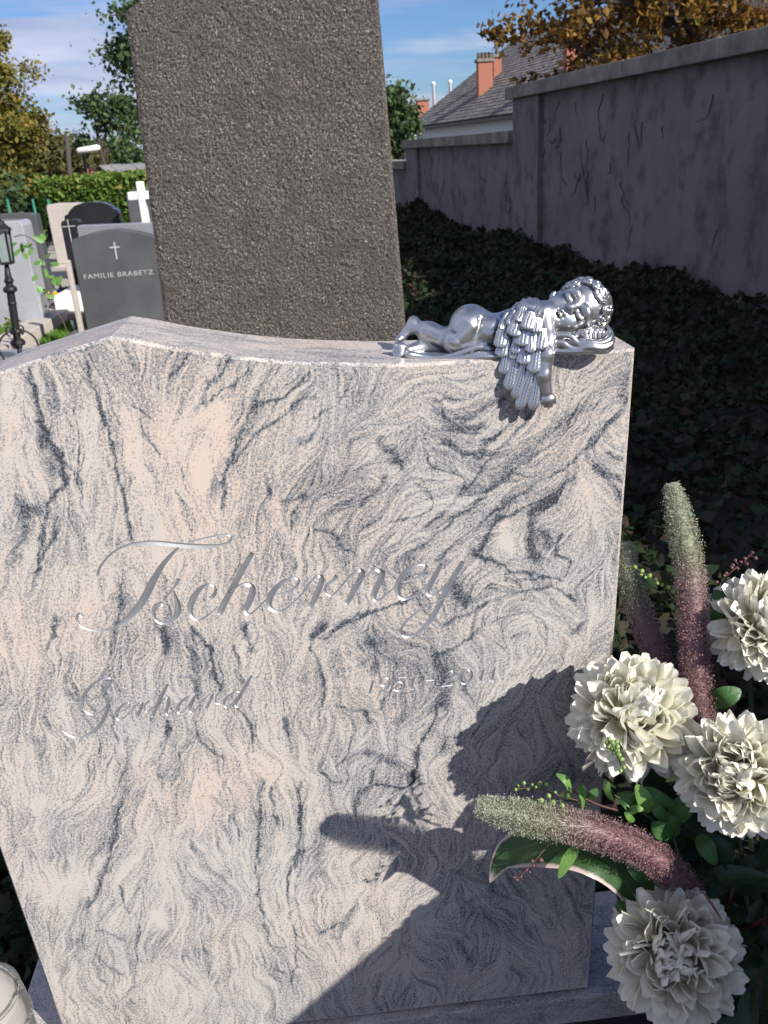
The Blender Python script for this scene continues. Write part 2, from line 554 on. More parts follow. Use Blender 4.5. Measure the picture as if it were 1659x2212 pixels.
def make_tone():
    curves = []
    for fr, dk, w, pts in VEINS:
        ox, oy, sc = VF[fr]
        P = []
        for (a, b) in pts:
            p = at((ox + a * sc) / 1.47558, (oy + b * sc) / 1.47558, 0.0)
            P.append((p.x, p.z))
        e = (at((ox + (a + 100) * sc) / 1.47558, (oy + b * sc) / 1.47558, 0.0) - at((ox + a * sc) / 1.47558, (oy + b * sc) / 1.47558, 0.0)).length / 100
        curves.append((dk, w * e * 0.5, spline(P, 6)))
    X, Z = np.meshgrid(RX0 + (np.arange(rnx) + .5) * RST, RZ0 + (np.arange(rnz) + .5) * RST)
    # direction of the flow, from the veins
    st = 6
    Xc, Zc = X[::st, ::st], Z[::st, ::st]
    c2, s2 = 0.6 * np.ones_like(Xc) * -1.0, np.zeros_like(Xc)
    for dk, w, P in curves:
        for i in range(0, len(P) - 1, 2):
            j = min(i + 2, len(P) - 1)
            m_ = (P[i] + P[j]) / 2
            t = P[j] - P[i]
            L = np.hypot(*t) + 1e-9
            a = 2 * np.arctan2(t[1], t[0])
            wt = L / ((Xc - m_[0]) ** 2 + (Zc - m_[1]) ** 2 + 0.0007) ** 1.25 * 0.004
            c2 += wt * np.cos(a)
            s2 += wt * np.sin(a)
    ang = 0.5 * np.arctan2(s2, c2)
    up = lambda a: np.kron(a, np.ones((st, st)))[:rnz, :rnx]
    C2, S2 = blur(up(np.cos(2 * ang)), 6), blur(up(np.sin(2 * ang)), 6)
    TH = 0.5 * np.arctan2(S2, C2)
    fold_ = .38 + .72 * np.clip((X + .15) / .2, 0, 1)
    TH = TH + fold_ * (1.7 * (vnoise(X * 11 + 3, Z * 11, 5) - .5) + 1.6 * (vnoise(X * 25, Z * 25, 6) - .5)) + 1.1 * (vnoise(X * 58, Z * 58, 16) - .5) + .55 * (vnoise(X * 120, Z * 120, 17) - .5)
    VX, VZ = np.cos(TH), np.sin(TH)
    r = np.random.RandomState(3)
    fine_n, mid_n, big_n = zs(r.rand(rnz, rnx)), zs(blur(r.rand(rnz, rnx), 1)), zs(blur(r.rand(rnz, rnx), 5))
    acc1, acc2, acc3 = fine_n.copy(), mid_n.copy(), big_n.copy()
    VX, VZ = VX.astype(np.float32), VZ.astype(np.float32)
    I, J = np.meshgrid(np.arange(rnx, dtype=np.float32), np.arange(rnz, dtype=np.float32))
    for sgn in (1.0, -1.0):
        x, z = I.copy(), J.copy()
        pvx, pvz = VX * np.float32(sgn), VZ * np.float32(sgn)
        for k_ in range(34):
            x = np.clip(x + pvx * 1.25, 0, rnx - 1)
            z = np.clip(z + pvz * 1.25, 0, rnz - 1)
            ix = z.astype(np.int32) * rnx + x.astype(np.int32)
            nvx, nvz = VX.ravel()[ix], VZ.ravel()[ix]
            s_ = np.where(nvx * pvx + nvz * pvz < 0, np.float32(-1), np.float32(1))
            pvx, pvz = nvx * s_, nvz * s_
            if k_ < 22:
                acc1 += fine_n.ravel()[ix]
            if k_ < 28:
                acc2 += mid_n.ravel()[ix]
            acc3 += big_n.ravel()[ix]
    f1, f2, f3 = zs(acc1), zs(acc2), zs(acc3)
    patch = zs(blur(vnoise(X * 9, Z * 9, 1) + .6 * vnoise(X * 19, Z * 19, 2) + .4 * vnoise(X * 40, Z * 40, 8), 2))
    mask = np.clip(.55 + .5 * zs(vnoise(X * 14, Z * 14, 51) + .6 * vnoise(X * 33, Z * 33, 52)), 0, 1.3)
    lines = np.exp(-(f2 / .22) ** 2) * .55 + np.exp(-((f3 - .25) / .10) ** 2) * .8 + .5 * np.clip(f1 - .9, 0, 2)
    tone = 0.385 + 0.120 * f1 + 0.085 * f2 + 0.030 * f3 + 0.05 * patch + 0.25 * lines * mask + 0.065 * np.clip((X + .12) / .2, 0, 1)
    wob1, wob2 = (vnoise(X * 75, Z * 75, 9) - .5) + .7 * (vnoise(X * 190, Z * 190, 10) - .5), (vnoise(X * 75, Z * 75, 12) - .5) + .7 * (vnoise(X * 190, Z * 190, 13) - .5)
    mod = 0.55 + 0.9 * vnoise(X * 60, Z * 60, 15)
    for dk, w, P in curves:
        mar = 3.2 * w + 0.016
        i0, i1 = int((P[:, 0].min() - mar - RX0) / RST), int((P[:, 0].max() + mar - RX0) / RST)
        j0, j1 = int((P[:, 1].min() - mar - RZ0) / RST), int((P[:, 1].max() + mar - RZ0) / RST)
        i0, j0, i1, j1 = max(i0, 0), max(j0, 0), min(i1, rnx), min(j1, rnz)
        if i1 <= i0 or j1 <= j0:
            continue
        sl = np.s_[j0:j1, i0:i1]
        am = 0.0045 + 0.55 * w
        x, z = X[sl] + wob1[sl] * am, Z[sl] + wob2[sl] * am
        d = np.full(x.shape, 9.0)
        for i in range(len(P) - 1):
            ax, az = P[i]
            bx, bz = P[i + 1] - P[i]
            t = np.clip(((x - ax) * bx + (z - az) * bz) / (bx * bx + bz * bz + 1e-12), 0, 1)
            d = np.minimum(d, np.hypot(x - ax - t * bx, z - az - t * bz))
        ww = w * (0.45 + 0.5 * mod[sl])
        tone[sl] += dk * (1.1 * np.exp(-(d / ww) ** 2) * mod[sl] + 0.15 * np.exp(-(d / (2.6 * ww)) ** 2))
    tone = np.where(tone > .62, .66 + .42 * np.tanh((tone - .66) / .42), tone)
    warm = zs(blur(vnoise(X * 7, Z * 7, 21), 4) + 0.15 * f2) * 0.16 + 0.5
    return tone, warm


TONE, WARM = make_tone()


def samp(A, x, z):
    i = np.clip((x - RX0) / RST - .5, 0, rnx - 1.001)
    j = np.clip((z - RZ0) / RST - .5, 0, rnz - 1.001)
    a, b = i.astype(int), j.astype(int)
    u, v = i - a, j - b
    return (A[b, a] * (1 - u) + A[b, a + 1] * u) * (1 - v) + (A[b + 1, a] * (1 - u) + A[b + 1, a + 1] * u) * v


def stone_colour(gg, P, v, warm, rough, dark=1.0):
    gr1 = gg.noise(P, 260.0, 3.0, 0.75)
    gr3 = gg.noise(P, 480.0, 2.0, 0.7)
    sp = gg.add(gg.mul(gg.sub(gr1, 0.5), 1.75), gg.mul(gg.sub(gr3, 0.5), 1.6))
    v = gg.add(v, sp)
    pale = gg.ramp(warm, [(0.30, (0.515, 0.475, 0.435)), (0.50, (0.555, 0.485, 0.43)), (0.80, (0.60, 0.485, 0.41))])
    grt = gg.ramp(gr1, [(0.3, (0.165, 0.175, 0.19)), (0.7, (0.275, 0.277, 0.283))])
    c = gg.mix(gg.smooth(v, 0.16, 0.74), pale, grt)
    c = gg.mix(gg.smooth(v, 0.68, 1.12), c, (0.034, 0.041, 0.053))
    principled(gg, c, rough, 0.0, None, 0.45)


def granite_mat(name):
    gg = mat(name)
    v = gg.node('ShaderNodeAttribute', attribute_name='vein_tone').outputs['Fac']
    w = gg.node('ShaderNodeAttribute', attribute_name='warmth').outputs['Fac']
    stone_colour(gg, objco(gg), v, w, 0.16)
    return gg.m


def sawn_mat(name, rough=0.35, off=0.0):
    gg = mat(name)
    P = objco(gg)
    q = gg.vec('MULTIPLY', P, (0.30, 1.0, 0.8))
    b = gg.noise(q, 16.0, 3.0, 0.6, 0.7)
    f = gg.noise(q, 70.0, 3.0, 0.6, 0.4)
    v = gg.add(gg.add(gg.mul(gg.sub(b, 0.5), 0.95), gg.mul(gg.sub(f, 0.5), 0.8)), 0.44 + off)
    stone_colour(gg, P, v, gg.noise(P, 7.0, 1.0), rough)
    return gg.m


M_GRAN = granite_mat('swirled_granite')
M_SAWN = sawn_mat('sawn_granite')


def silver_mat(name, col=(0.62, 0.62, 0.63), rough=0.32, metal=0.85, bump=0.0004):
    gg = mat(name)
    P = objco(gg)
    n = gg.noise(P, 900.0, 2.0, 0.6)
    n2 = gg.noise(P, 45.0, 3.0, 0.6)
    c = gg.mix(n2, (col[0] * .86, col[1] * .86, col[2] * .86), (min(1, col[0] * 1.1), min(1, col[1] * 1.1), min(1, col[2] * 1.1)))
    principled(gg, c, gg.math('MULTIPLY_ADD', n2, 0.14, rough - 0.07), metal, gg.bump(n, 0.25, bump) if bump else None)
    return gg.m


M_LETTER = silver_mat('letter_silver', (0.46, 0.465, 0.475), 0.45, 0.75)

# outline of the stone seen from the front (x, z)
HS_T = 0.137                                              # thickness
HS_B = 0.213                                              # underside
top = [(-0.547, 1.255), (-0.50, 1.287), (-0.44, 1.316), (-0.40, 1.330), (-0.367, 1.340), (-0.323, 1.351), (-0.271, 1.363), (-0.237, 1.3705), (-0.207, 1.3635),
       (-0.17, 1.353), (-0.129, 1.3435), (-0.088, 1.3348), (-0.032, 1.3255), (0.026, 1.319), (0.084, 1.3135), (0.15, 1.3108), (0.24, 1.3097), (0.377, 1.309)]
peak_i = 7
tl = spline(top[:peak_i + 1], 4)
tr = spline(top[peak_i:], 5)
topc = [tuple(p) for p in tl] + [tuple(p) for p in tr[1:]]
OUT = [(-0.513, HS_B)] + topc + [(0.358, HS_B)]           # clockwise from lower left
hs = thing('headstone', 'polished pink and grey swirled granite headstone with a silver engraved name', 'headstone', (-0.08, 0.07, 0.0))

BEV = 0.0035
IN = inset(OUT, BEV)

# ---- engraved strokes, drawn on the face
CROP = {1: (200, 1680, 0.36166), 2: (700, 1740, 0.50633), 3: (160, 2120, 0.42194), 4: (1140, 2100, 0.28933)}
STK = [
 # capital with its long bar
 (0, 1, [(308,436,34),(320,370,30),(370,295,26),(440,225,24),(540,170,28),(650,145,38),(780,137,52),(900,146,62),(1020,160,66),(1140,168,62),(1270,170,50),(1380,160,34),(1450,140,27),(1485,110,25),(1480,80,25),(1445,68,25),(1370,75,22),(1280,90,20),(1190,112,18),(1110,135,14)]),
 (0, 1, [(1020,178,24),(960,240,42),(880,335,58),(805,460,78),(745,580,86),(680,685,86),(600,775,66),(500,855,38),(420,897,26),(340,915,22),(260,910,22),(180,885,24),(135,840,26),(124,795,32),(148,768,46),(172,792,44)]),
 (1, 1, [(1022,455,48),(985,525,26),(930,595,18),(885,655,16)]),
 (1, 1, [(978,560,20),(990,610,38),(1012,680,68),(1010,760,70),(955,825,44),(880,850,30),(820,820,28),(797,760,36),(812,705,52),(860,677,50),(885,690,30)]),
 (2, 1, [(1290,632,38),(1325,610,48),(1347,560,32),(1330,520,26),(1280,508,26),(1220,535,46),(1160,610,68),(1127,690,70),(1127,765,56),(1170,815,28),(1230,810,22),(1300,760,18),(1370,700,14)]),
 (3, 2, [(207,42,38),(150,140,48),(90,250,50),(30,360,52),(2,422,48),(-8,438,22)]),
 (3, 2, [(70,290,14),(110,255,20),(160,240,30),(203,255,44),(205,300,54),(182,360,54),(160,410,46),(190,430,22),(230,400,14),(290,340,12)]),
 (4, 2, [(345,310,14),(410,295,16),(470,265,20),(500,225,22),(480,203,20),(430,210,24),(360,260,44),(315,330,54),(315,385,44),(360,412,24),(410,400,16),(470,350,13),(520,300,12)]),
 (5, 2, [(520,300,12),(570,230,16),(615,190,26),(643,204,42),(630,260,46),(600,330,46),(572,380,40),(560,392,18)]),
 (5, 2, [(738,188,38),(710,220,28),(672,250,22),(665,290,22),(700,312,18),(740,285,14),(790,220,12)]),
 (6, 2, [(772,250,12),(820,190,16),(870,155,26),(898,166,46),(880,220,48),(840,290,48),(805,355,40),(790,368,18)]),
 (6, 2, [(860,240,14),(920,190,15),(980,152,30),(1020,167,48),(1013,215,52),(985,270,50),(970,320,46),(987,345,26),(1040,315,15),(1100,260,12)]),
 (7, 2, [(1145,230,14),(1220,210,16),(1280,170,20),(1300,130,22),(1275,117,22),(1220,125,28),(1160,175,46),(1122,250,54),(1127,310,42),(1165,335,26),(1220,315,17),(1290,265,13)]),
 (8, 2, [(1398,112,30),(1355,190,46),(1317,260,50),(1310,300,36),(1345,310,19),(1400,270,14),(1450,215,12)]),
 (8, 2, [(1532,98,34),(1470,200,48),(1410,310,48),(1350,430,46),(1290,510,34),(1220,565,22),(1160,570,20),(1140,535,20),(1170,480,19),(1250,410,15),(1340,365,13),(1430,320,11),(1490,275,10)]),
 # first name
 (10, 3, [(135,278,12),(200,282,14),(290,272,15),(370,235,17),(430,175,22),(460,120,22),(445,98,22),(390,105,20),(310,160,28),(250,240,36),(245,310,30),(280,360,20),(330,372,17),(390,345,17),(440,290,18),(468,242,14)]),
 (10, 3, [(445,290,20),(415,380,36),(370,460,36),(300,520,26),(220,545,18),(150,535,16),(95,495,16),(72,455,14)]),
 (11, 3, [(500,362,11),(560,340,12),(600,305,14),(590,285,16),(550,300,24),(502,360,32),(502,403,24),(540,410,15),(600,360,11)]),
 (12, 3, [(600,360,11),(650,300,15),(688,285,22),(690,312,30),(662,380,30),(650,398,12)]),
 (12, 3, [(752,268,24),(717,300,16),(715,340,16),(735,352,12),(790,310,10)]),
 (13, 3, [(887,143,26),(850,215,35),(810,300,35),(777,378,28),(765,390,10)]),
 (13, 3, [(810,320,11),(850,265,14),(885,250,20),(893,290,34),(876,350,32),(887,375,18),(930,350,11)]),
 (14, 3, [(1082,235,16),(1040,240,18),(980,290,30),(962,345,30),(985,362,16),(1040,310,13),(1085,240,13)]),
 (14, 3, [(1092,238,22),(1060,310,32),(1056,345,26),(1077,352,14),(1130,300,10)]),
 (15, 3, [(1130,290,10),(1190,230,14),(1225,215,22),(1210,265,30),(1175,335,26)]),
 (15, 3, [(1292,198,22),(1252,240,14),(1252,285,14),(1285,295,12)]),
 (16, 3, [(1432,205,16),(1390,205,18),(1330,250,28),(1312,300,26),(1340,318,16),(1395,270,13),(1435,215,11)]),
 (16, 3, [(1522,78,24),(1480,150,32),(1430,240,32),(1397,295,28),(1417,318,16),(1450,300,10)]),
 # years
 (20, 4, [(168,238,34),(150,310,36),(130,380,36)]), (20, 4, [(105,390,14),(130,384,18),(160,378,14)]), (20, 4, [(135,244,16),(168,238,20)]),
 (21, 4, [(352,250,30),(345,222,26),(310,212,22),(265,225,26),(245,255,30),(258,288,26),(295,298,22),(335,282,24),(352,250,28)]),
 (21, 4, [(352,248,30),(345,290,30),(310,335,26),(262,366,16),(300,358,14)]),
 (22, 4, [(440,212,22),(545,198,24)]), (22, 4, [(445,212,16),(418,264,16)]),
 (22, 4, [(415,264,18),(470,256,26),(508,285,32),(498,332,30),(450,354,22),(398,344,20)]),
 (23, 4, [(618,198,34),(602,262,36),(586,328,36)]), (23, 4, [(570,340,14),(595,336,18),(628,330,14)]), (23, 4, [(590,206,16),(620,198,20)]),
 (24, 4, [(752,241,18),(842,235,18)]),
 (25, 4, [(980,172,20),(1005,145,24),(1045,138,30),(1062,168,34),(1015,230,28),(930,300,18),(985,296,22),(1052,288,24)]),
 (26, 4, [(1215,120,24),(1165,145,32),(1135,205,38),(1140,258,30),(1180,276,24),(1225,250,32),(1255,190,38),(1248,138,30),(1215,120,24)]),
 (27, 4, [(1385,110,34),(1368,180,36),(1350,246,36)]), (27, 4, [(1328,260,14),(1355,256,18),(1385,250,14)]), (27, 4, [(1358,120,16),(1388,112,20)]),
 (28, 4, [(1510,98,34),(1492,165,36),(1474,233,36)]), (28, 4, [(1452,246,14),(1478,242,18),(1508,236,14)]), (28, 4, [(1482,108,16),(1512,100,20)]),
]
strokes = []                                              # (letter id, [(x, z, half width)])
for lid, cr, pts in STK:
    ox, oy, sc = CROP[cr]
    P = []
    for (a, b, w) in pts:
        p = at((ox + a * sc) / 1.47558, (oy + b * sc) / 1.47558, 0.0)
        e = at((ox + (a + w) * sc) / 1.47558, (oy + b * sc) / 1.47558, 0.0)
        P.append((p.x, p.z, max(0.40 * (e - p).length, 0.0010)))
    strokes.append((lid, spline(P, 5)))
ribs = []
for lid, S in strokes:
    d = np.gradient(S[:, :2], axis=0)
    d /= np.maximum(np.linalg.norm(d, axis=1, keepdims=True), 1e-9)
    n = np.stack([-d[:, 1], d[:, 0]], 1)
    ribs.append((lid, S[:, :2] + n * S[:, 2:3], S[:, :2] - n * S[:, 2:3], S))

cv, ce = [], []


def loop(pts):
    n0 = len(cv)
    for p in pts:
        cv.append(Vector((p[0], p[1])))
    for i in range(len(pts)):
        ce.append((n0 + i, n0 + (i + 1) % len(pts)))


loop(IN)
# lattice of the face: its nodes are the samples of the vein map
gx, gz = np.meshgrid(RX0 + (np.arange(rnx) + .5) * RST, RZ0 + (np.arange(rnz) + .5) * RST)
gp = np.stack([gx.ravel(), gz.ravel()], 1)

def in_poly(pts, poly):
    inside = np.zeros(len(pts), bool)
    k = len(poly)
    for i in range(k):
        x1, y1 = poly[i]
        x2, y2 = poly[(i + 1) % k]
        if y1 == y2:
            continue
        c = ((y1 > pts[:, 1]) != (y2 > pts[:, 1])) & (pts[:, 0] < (x2 - x1) * (pts[:, 1] - y1) / (y2 - y1) + x1)
        inside ^= c
    return inside


inner = in_poly(gp, inset(OUT, BEV + 0.0022)).reshape(rnz, rnx)
near = in_poly(gp, inset(OUT, BEV + 0.0008)).reshape(rnz, rnx)
rect = np.zeros((rnz, rnx), bool)                         # cells that the lettering may cut
for lid, L, R, S in ribs:
    for i in range(len(S)):
        w_ = S[i, 2] + .0035
        rect[int((S[i, 1] - w_ - RZ0) / RST):int((S[i, 1] + w_ - RZ0) / RST) + 2, int((S[i, 0] - w_ - RX0) / RST):int((S[i, 0] + w_ - RX0) / RST) + 2] = True
cell = inner[:-1, :-1] & inner[1:, :-1] & inner[:-1, 1:] & inner[1:, 1:] & ~rect[:-1, :-1] & ~rect[1:, :-1] & ~rect[:-1, 1:] & ~rect[1:, 1:]
full = np.zeros((rnz, rnx), int)                          # nodes wholly inside kept cells need no triangulation
full[:-1, :-1] += cell
full[1:, :-1] += cell
full[:-1, 1:] += cell
full[1:, 1:] += cell
nb_full = full == 4
core_ = nb_full.copy()
for _ in range(2):
    c_ = core_.copy()
    c_[1:-1, 1:-1] = core_[1:-1, 1:-1] & core_[:-2, 1:-1] & core_[2:, 1:-1] & core_[1:-1, :-2] & core_[1:-1, 2:]
    core_ = c_
cv += [Vector(p) for p in gp[(near & ~core_).ravel()]]
for lid, L, R, S in ribs:
    loop([tuple(p) for p in L] + [tuple(p) for p in R[::-1]])
res = geometry.delaunay_2d_cdt(cv, ce, [], 0, 1e-7)
tv, tf = np.array([(v.x, v.y) for v in res[0]]), np.array([tuple(f) for f in res[2]])
cen = tv[tf].mean(axis=1)

ci = np.clip(((cen[:, 0] - RX0) / RST - .5).astype(int), 0, rnx - 2)
cj = np.clip(((cen[:, 1] - RZ0) / RST - .5).astype(int), 0, rnz - 2)
keep = in_poly(cen, IN) & ~cell[cj, ci]
for lid, L, R, S in ribs:
    for i in range(len(S) - 1):
        q = np.array([L[i], L[i + 1], R[i + 1], R[i]])
        bb = (cen[:, 0] >= q[:, 0].min()) & (cen[:, 0] <= q[:, 0].max()) & (cen[:, 1] >= q[:, 1].min()) & (cen[:, 1] <= q[:, 1].max()) & keep
        ix = np.where(bb)[0]
        if len(ix):
            keep[ix] = ~(in_poly(cen[ix], [q[0], q[1], q[2]]) | in_poly(cen[ix], [q[0], q[2], q[3]]) | in_poly(cen[ix], [tuple(p) for p in q]))
face = mesh('slab', [(0, 0, 0), (1, 0, 0), (0, 0, 1)], [(0, 1, 2)], M_GRAN, hs)
used = np.zeros((rnz, rnx), bool)
for a_, b_ in ((0, 0), (1, 0), (0, 1), (1, 1)):
    used[a_:rnz - 1 + a_, b_:rnx - 1 + b_] |= cell
nid = np.cumsum(used.ravel()).reshape(rnz, rnx) - 1
j_, i_ = np.nonzero(cell)
quads = np.stack([nid[j_, i_], nid[j_, i_ + 1], nid[j_ + 1, i_ + 1], nid[j_ + 1, i_]], 1)
gn = gp[used.ravel()]
n0 = len(tv)
me = face.data
me.clear_geometry()
tri = tf[keep]
allv = np.concatenate([np.stack([tv[:, 0], 0 * tv[:, 0], tv[:, 1]], 1), np.stack([gn[:, 0], 0 * gn[:, 0], gn[:, 1]], 1)])
me.vertices.add(len(allv))
me.vertices.foreach_set('co', allv.astype(np.float32).ravel())
lp = np.concatenate([tri.ravel(), (quads + n0).ravel()]).astype(np.int32)
me.loops.add(len(lp))
me.loops.foreach_set('vertex_index', lp)
me.polygons.add(len(tri) + len(quads))
me.polygons.foreach_set('loop_start', np.concatenate([np.arange(len(tri)) * 3, len(tri) * 3 + np.arange(len(quads)) * 4]).astype(np.int32))
me.update(calc_edges=True)
bm = bmesh.new()
bm.from_mesh(face.data)
for f_ in bm.faces:
    f_.normal_update()
    if f_.normal.y > 0:
        f_.normal_flip()
# chamfer, sides and back of the same slab
k = len(OUT)
rings = [[bm.verts.new((p[0], yy, p[1])) for p in pp] for pp, yy in ((IN, 0.0), (OUT, BEV), (OUT, HS_T - BEV), (IN, HS_T))]
for r in range(3):
    for j in range(k):
        j2 = (j + 1) % k
        bm.faces.new((rings[r][j], rings[r][j2], rings[r + 1][j2], rings[r + 1][j])).material_index = 1 if r else 0
bm.faces.new(rings[3]).material_index = 1
bm.to_mesh(face.data)
bm.free()
face.data.materials.append(M_SAWN)
co = np.empty(len(face.data.vertices) * 3)
face.data.vertices.foreach_get('co', co)
co = co.reshape(-1, 3)
for nm, A in (('vein_tone', TONE), ('warmth', WARM)):
    face.data.attributes.new(nm, 'FLOAT', 'POINT').data.foreach_set('value', samp(A, co[:, 0], co[:, 2]).astype(np.float32))
# silvered V grooves, one part for each letter
for lid in sorted(set(l for l, *_ in ribs)):
    b = MB()
    for l, L, R, S in ribs:
        if l != lid:
            continue
        n0 = len(b.v)
        for i in range(len(S)):
            dep = min(S[i, 2] * 0.95, 0.0052)
            b.v += [(L[i][0], 0.0, L[i][1]), (S[i, 0], dep, S[i, 1]), (R[i][0], 0.0, R[i][1])]
        for i in range(len(S) - 1):
            for c in (0, 1):
                b.f.append((n0 + 3 * i + c, n0 + 3 * i + 3 + c, n0 + 3 * i + 4 + c, n0 + 3 * i + 1 + c))
        for e in (0, len(S) - 1):
            b.f.append((n0 + 3 * e, n0 + 3 * e + 1, n0 + 3 * e + 2))
    o = mesh('letter', b.v, b.f, M_LETTER, hs)
    bm = bmesh.new()
    bm.from_mesh(o.data)
    for f_ in bm.faces:
        f_.normal_update()
        if f_.normal.y > 0:
            f_.normal_flip()
    bm.to_mesh(o.data)
    bm.free()
# plinth of the same stone below the joint, and the grave surround
MB().box((-0.62, -0.012, 0.02), (0.47, 0.20, HS_B - 0.003), 0.004).build('plinth', M_SAWN, hs)

# ------------------------------------------------------------------ sleeping cherub on the headstone
# modelled as smooth blended volumes on a grid in the figure's own frame (metres): x right, y away, z up
AK = 0.000201                                             # metres per unit of the figure drawing


class Vol:
    def __init__(s, lo, hi, vs):
        s.lo, s.vs = np.array(lo, float), vs
        s.n = np.ceil((np.array(hi) - s.lo) / vs).astype(int) + 1
        s.d = np.full(s.n, 0.05, np.float32)
        s.ax = [s.lo[i] + np.arange(s.n[i]) * vs for i in range(3)]

    def sub(s, lo, hi):
        a = np.clip(np.floor((np.array(lo) - s.lo) / s.vs).astype(int), 0, s.n - 1)
        b = np.clip(np.ceil((np.array(hi) - s.lo) / s.vs).astype(int) + 1, 1, s.n)
        sl = tuple(slice(a[i], max(b[i], a[i] + 1)) for i in range(3))
        return sl, np.meshgrid(*[s.ax[i][sl[i]] for i in range(3)], indexing='ij')

    def put(s, sl, d, k, mode):
        o = s.d[sl]
        if mode == 'add':
            h = np.maximum(k - np.abs(o - d), 0) / k
            s.d[sl] = np.minimum(o, d) - h * h * k * 0.25
        else:
            h = np.maximum(k - np.abs(o + d), 0) / k
            s.d[sl] = np.maximum(o, -d) + h * h * k * 0.25

    def cone(s, a, b, ra, rb, k=0.004, mode='add'):
        a, b = np.array(a, float), np.array(b, float)
        R = max(ra, rb) + k * 1.5 + 2 * s.vs
        sl, (x, y, z) = s.sub(np.minimum(a, b) - R, np.maximum(a, b) + R)
        ba = b - a
        t = np.clip(((x - a[0]) * ba[0] + (y - a[1]) * ba[1] + (z - a[2]) * ba[2]) / max(ba @ ba, 1e-12), 0, 1)
        d = np.sqrt((x - a[0] - t * ba[0]) ** 2 + (y - a[1] - t * ba[1]) ** 2 + (z - a[2] - t * ba[2]) ** 2) - (ra + (rb - ra) * t)
        s.put(sl, d.astype(np.float32), k, mode)

    def chain(s, P, k=0.003, mode='add'):
        for i in range(len(P) - 1):
            s.cone(P[i][:3], P[i + 1][:3], P[i][3], P[i + 1][3], k, mode)

    def ell(s, c, r, k=0.004, mode='add', R=None):
        """ellipsoid; R: 3x3 matrix whose rows are the axes"""
        c, r = np.array(c, float), np.array(r, float)
        m_ = r.max() + k * 1.5 + 2 * s.vs
        sl, (x, y, z) = s.sub(c - m_, c + m_)
        q = np.stack([x - c[0], y - c[1], z - c[2]], -1)
        if R is not None:
            q = q @ np.array(R).T
        k0 = np.sqrt(((q / r) ** 2).sum(-1))
        k1 = np.sqrt(((q / (r * r)) ** 2).sum(-1)) + 1e-9
        s.put(sl, (k0 * (k0 - 1) / k1).astype(np.float32), k, mode)

    def nets(s):
        """surface nets: vertices, quads"""
        d = s.d
        ins = d < 0
        c = [ins[i:d.shape[0] - 1 + i, j:d.shape[1] - 1 + j, k:d.shape[2] - 1 + k] for i in (0, 1) for j in (0, 1) for k in (0, 1)]
        cnt = sum(q.astype(np.int8) for q in c)
        act = (cnt > 0) & (cnt < 8)
        idx = np.full(act.shape, -1, np.int64)
        A = np.argwhere(act)
        idx[act] = np.arange(len(A))
        pos, num = np.zeros((len(A), 3)), np.zeros(len(A))
        cor = np.array([(i, j, k) for i in (0, 1) for j in (0, 1) for k in (0, 1)])
        val = np.stack([d[A[:, 0] + o[0], A[:, 1] + o[1], A[:, 2] + o[2]] for o in cor], 1)
        for a in range(8):
            for b in range(a + 1, 8):
                if np.abs(cor[a] - cor[b]).sum() != 1:
                    continue
                va, vb = val[:, a], val[:, b]
                cr = (va < 0) != (vb < 0)
                t = np.where(cr, va / np.where(cr, va - vb, 1), 0)
                p = cor[a] + (cor[b] - cor[a]) * t[:, None]
                pos[cr] += p[cr]
                num[cr] += 1
        V = s.lo + (A + pos / num[:, None]) * s.vs
        F = []
        for ax in range(3):
            o = [0, 0, 0]
            o[ax] = 1
            sh = np.array(d.shape) - np.array(o)
            a_ = ins[:sh[0], :sh[1], :sh[2]]
            b_ = ins[o[0]:, o[1]:, o[2]:]
            E_ = np.argwhere(a_ != b_)
            u, v = (ax + 1) % 3, (ax + 2) % 3
            ok = (E_[:, u] > 0) & (E_[:, v] > 0) & (E_[:, u] < act.shape[u]) & (E_[:, v] < act.shape[v])
            E_ = E_[ok]
            du, dv = np.zeros(3, int), np.zeros(3, int)
            du[u], dv[v] = 1, 1
            q = [idx[tuple((E_ - x_).T)] for x_ in (du * 0, du, du + dv, dv)]
            q = np.stack(q, 1)
            fl = ~a_[tuple(E_.T)]
            q[fl] = q[fl][:, ::-1]
            F.append(q)
        F = np.concatenate(F)
        return V, F[(F >= 0).all(1)]


# frame of the figure: drawing units (cx, cy) of its outline as seen from the grave
_c0 = at((1200 + 800 * .5124) / 1.47558, (820 + 560 * .5124) / 1.47558, 0.022)
AV = (_c0 - CAM).normalized()
AR = (RGT - AV * RGT.dot(AV)).normalized()
AU = AR.cross(AV)
AM = Matrix((AR, AV, AU)).transposed().to_4x4()
AM.translation = _c0
ANP = np.array(AM)


def L(cx, cy, y=0.0):
    return ((cx - 800) * AK, y, (560 - cy) * AK)


def to_world(V):
    return V @ ANP[:3, :3].T + ANP[:3, 3]


def U(v):
    return v * AK


# floor of the figure: the stone's top
Zt = 1.3108


def floor_cut(vol, zt=Zt):
    sl, (x, y, z) = vol.sub(vol.lo, vol.lo + vol.n * vol.vs)
    wz = ANP[2, 0] * x + ANP[2, 1] * y + ANP[2, 2] * z + ANP[2, 3]
    vol.d = np.maximum(vol.d, (zt - wz).astype(np.float32))


VS = 0.0009
bd = Vol((-0.148, -0.045, -0.082), (0.145, 0.075, 0.108), VS)
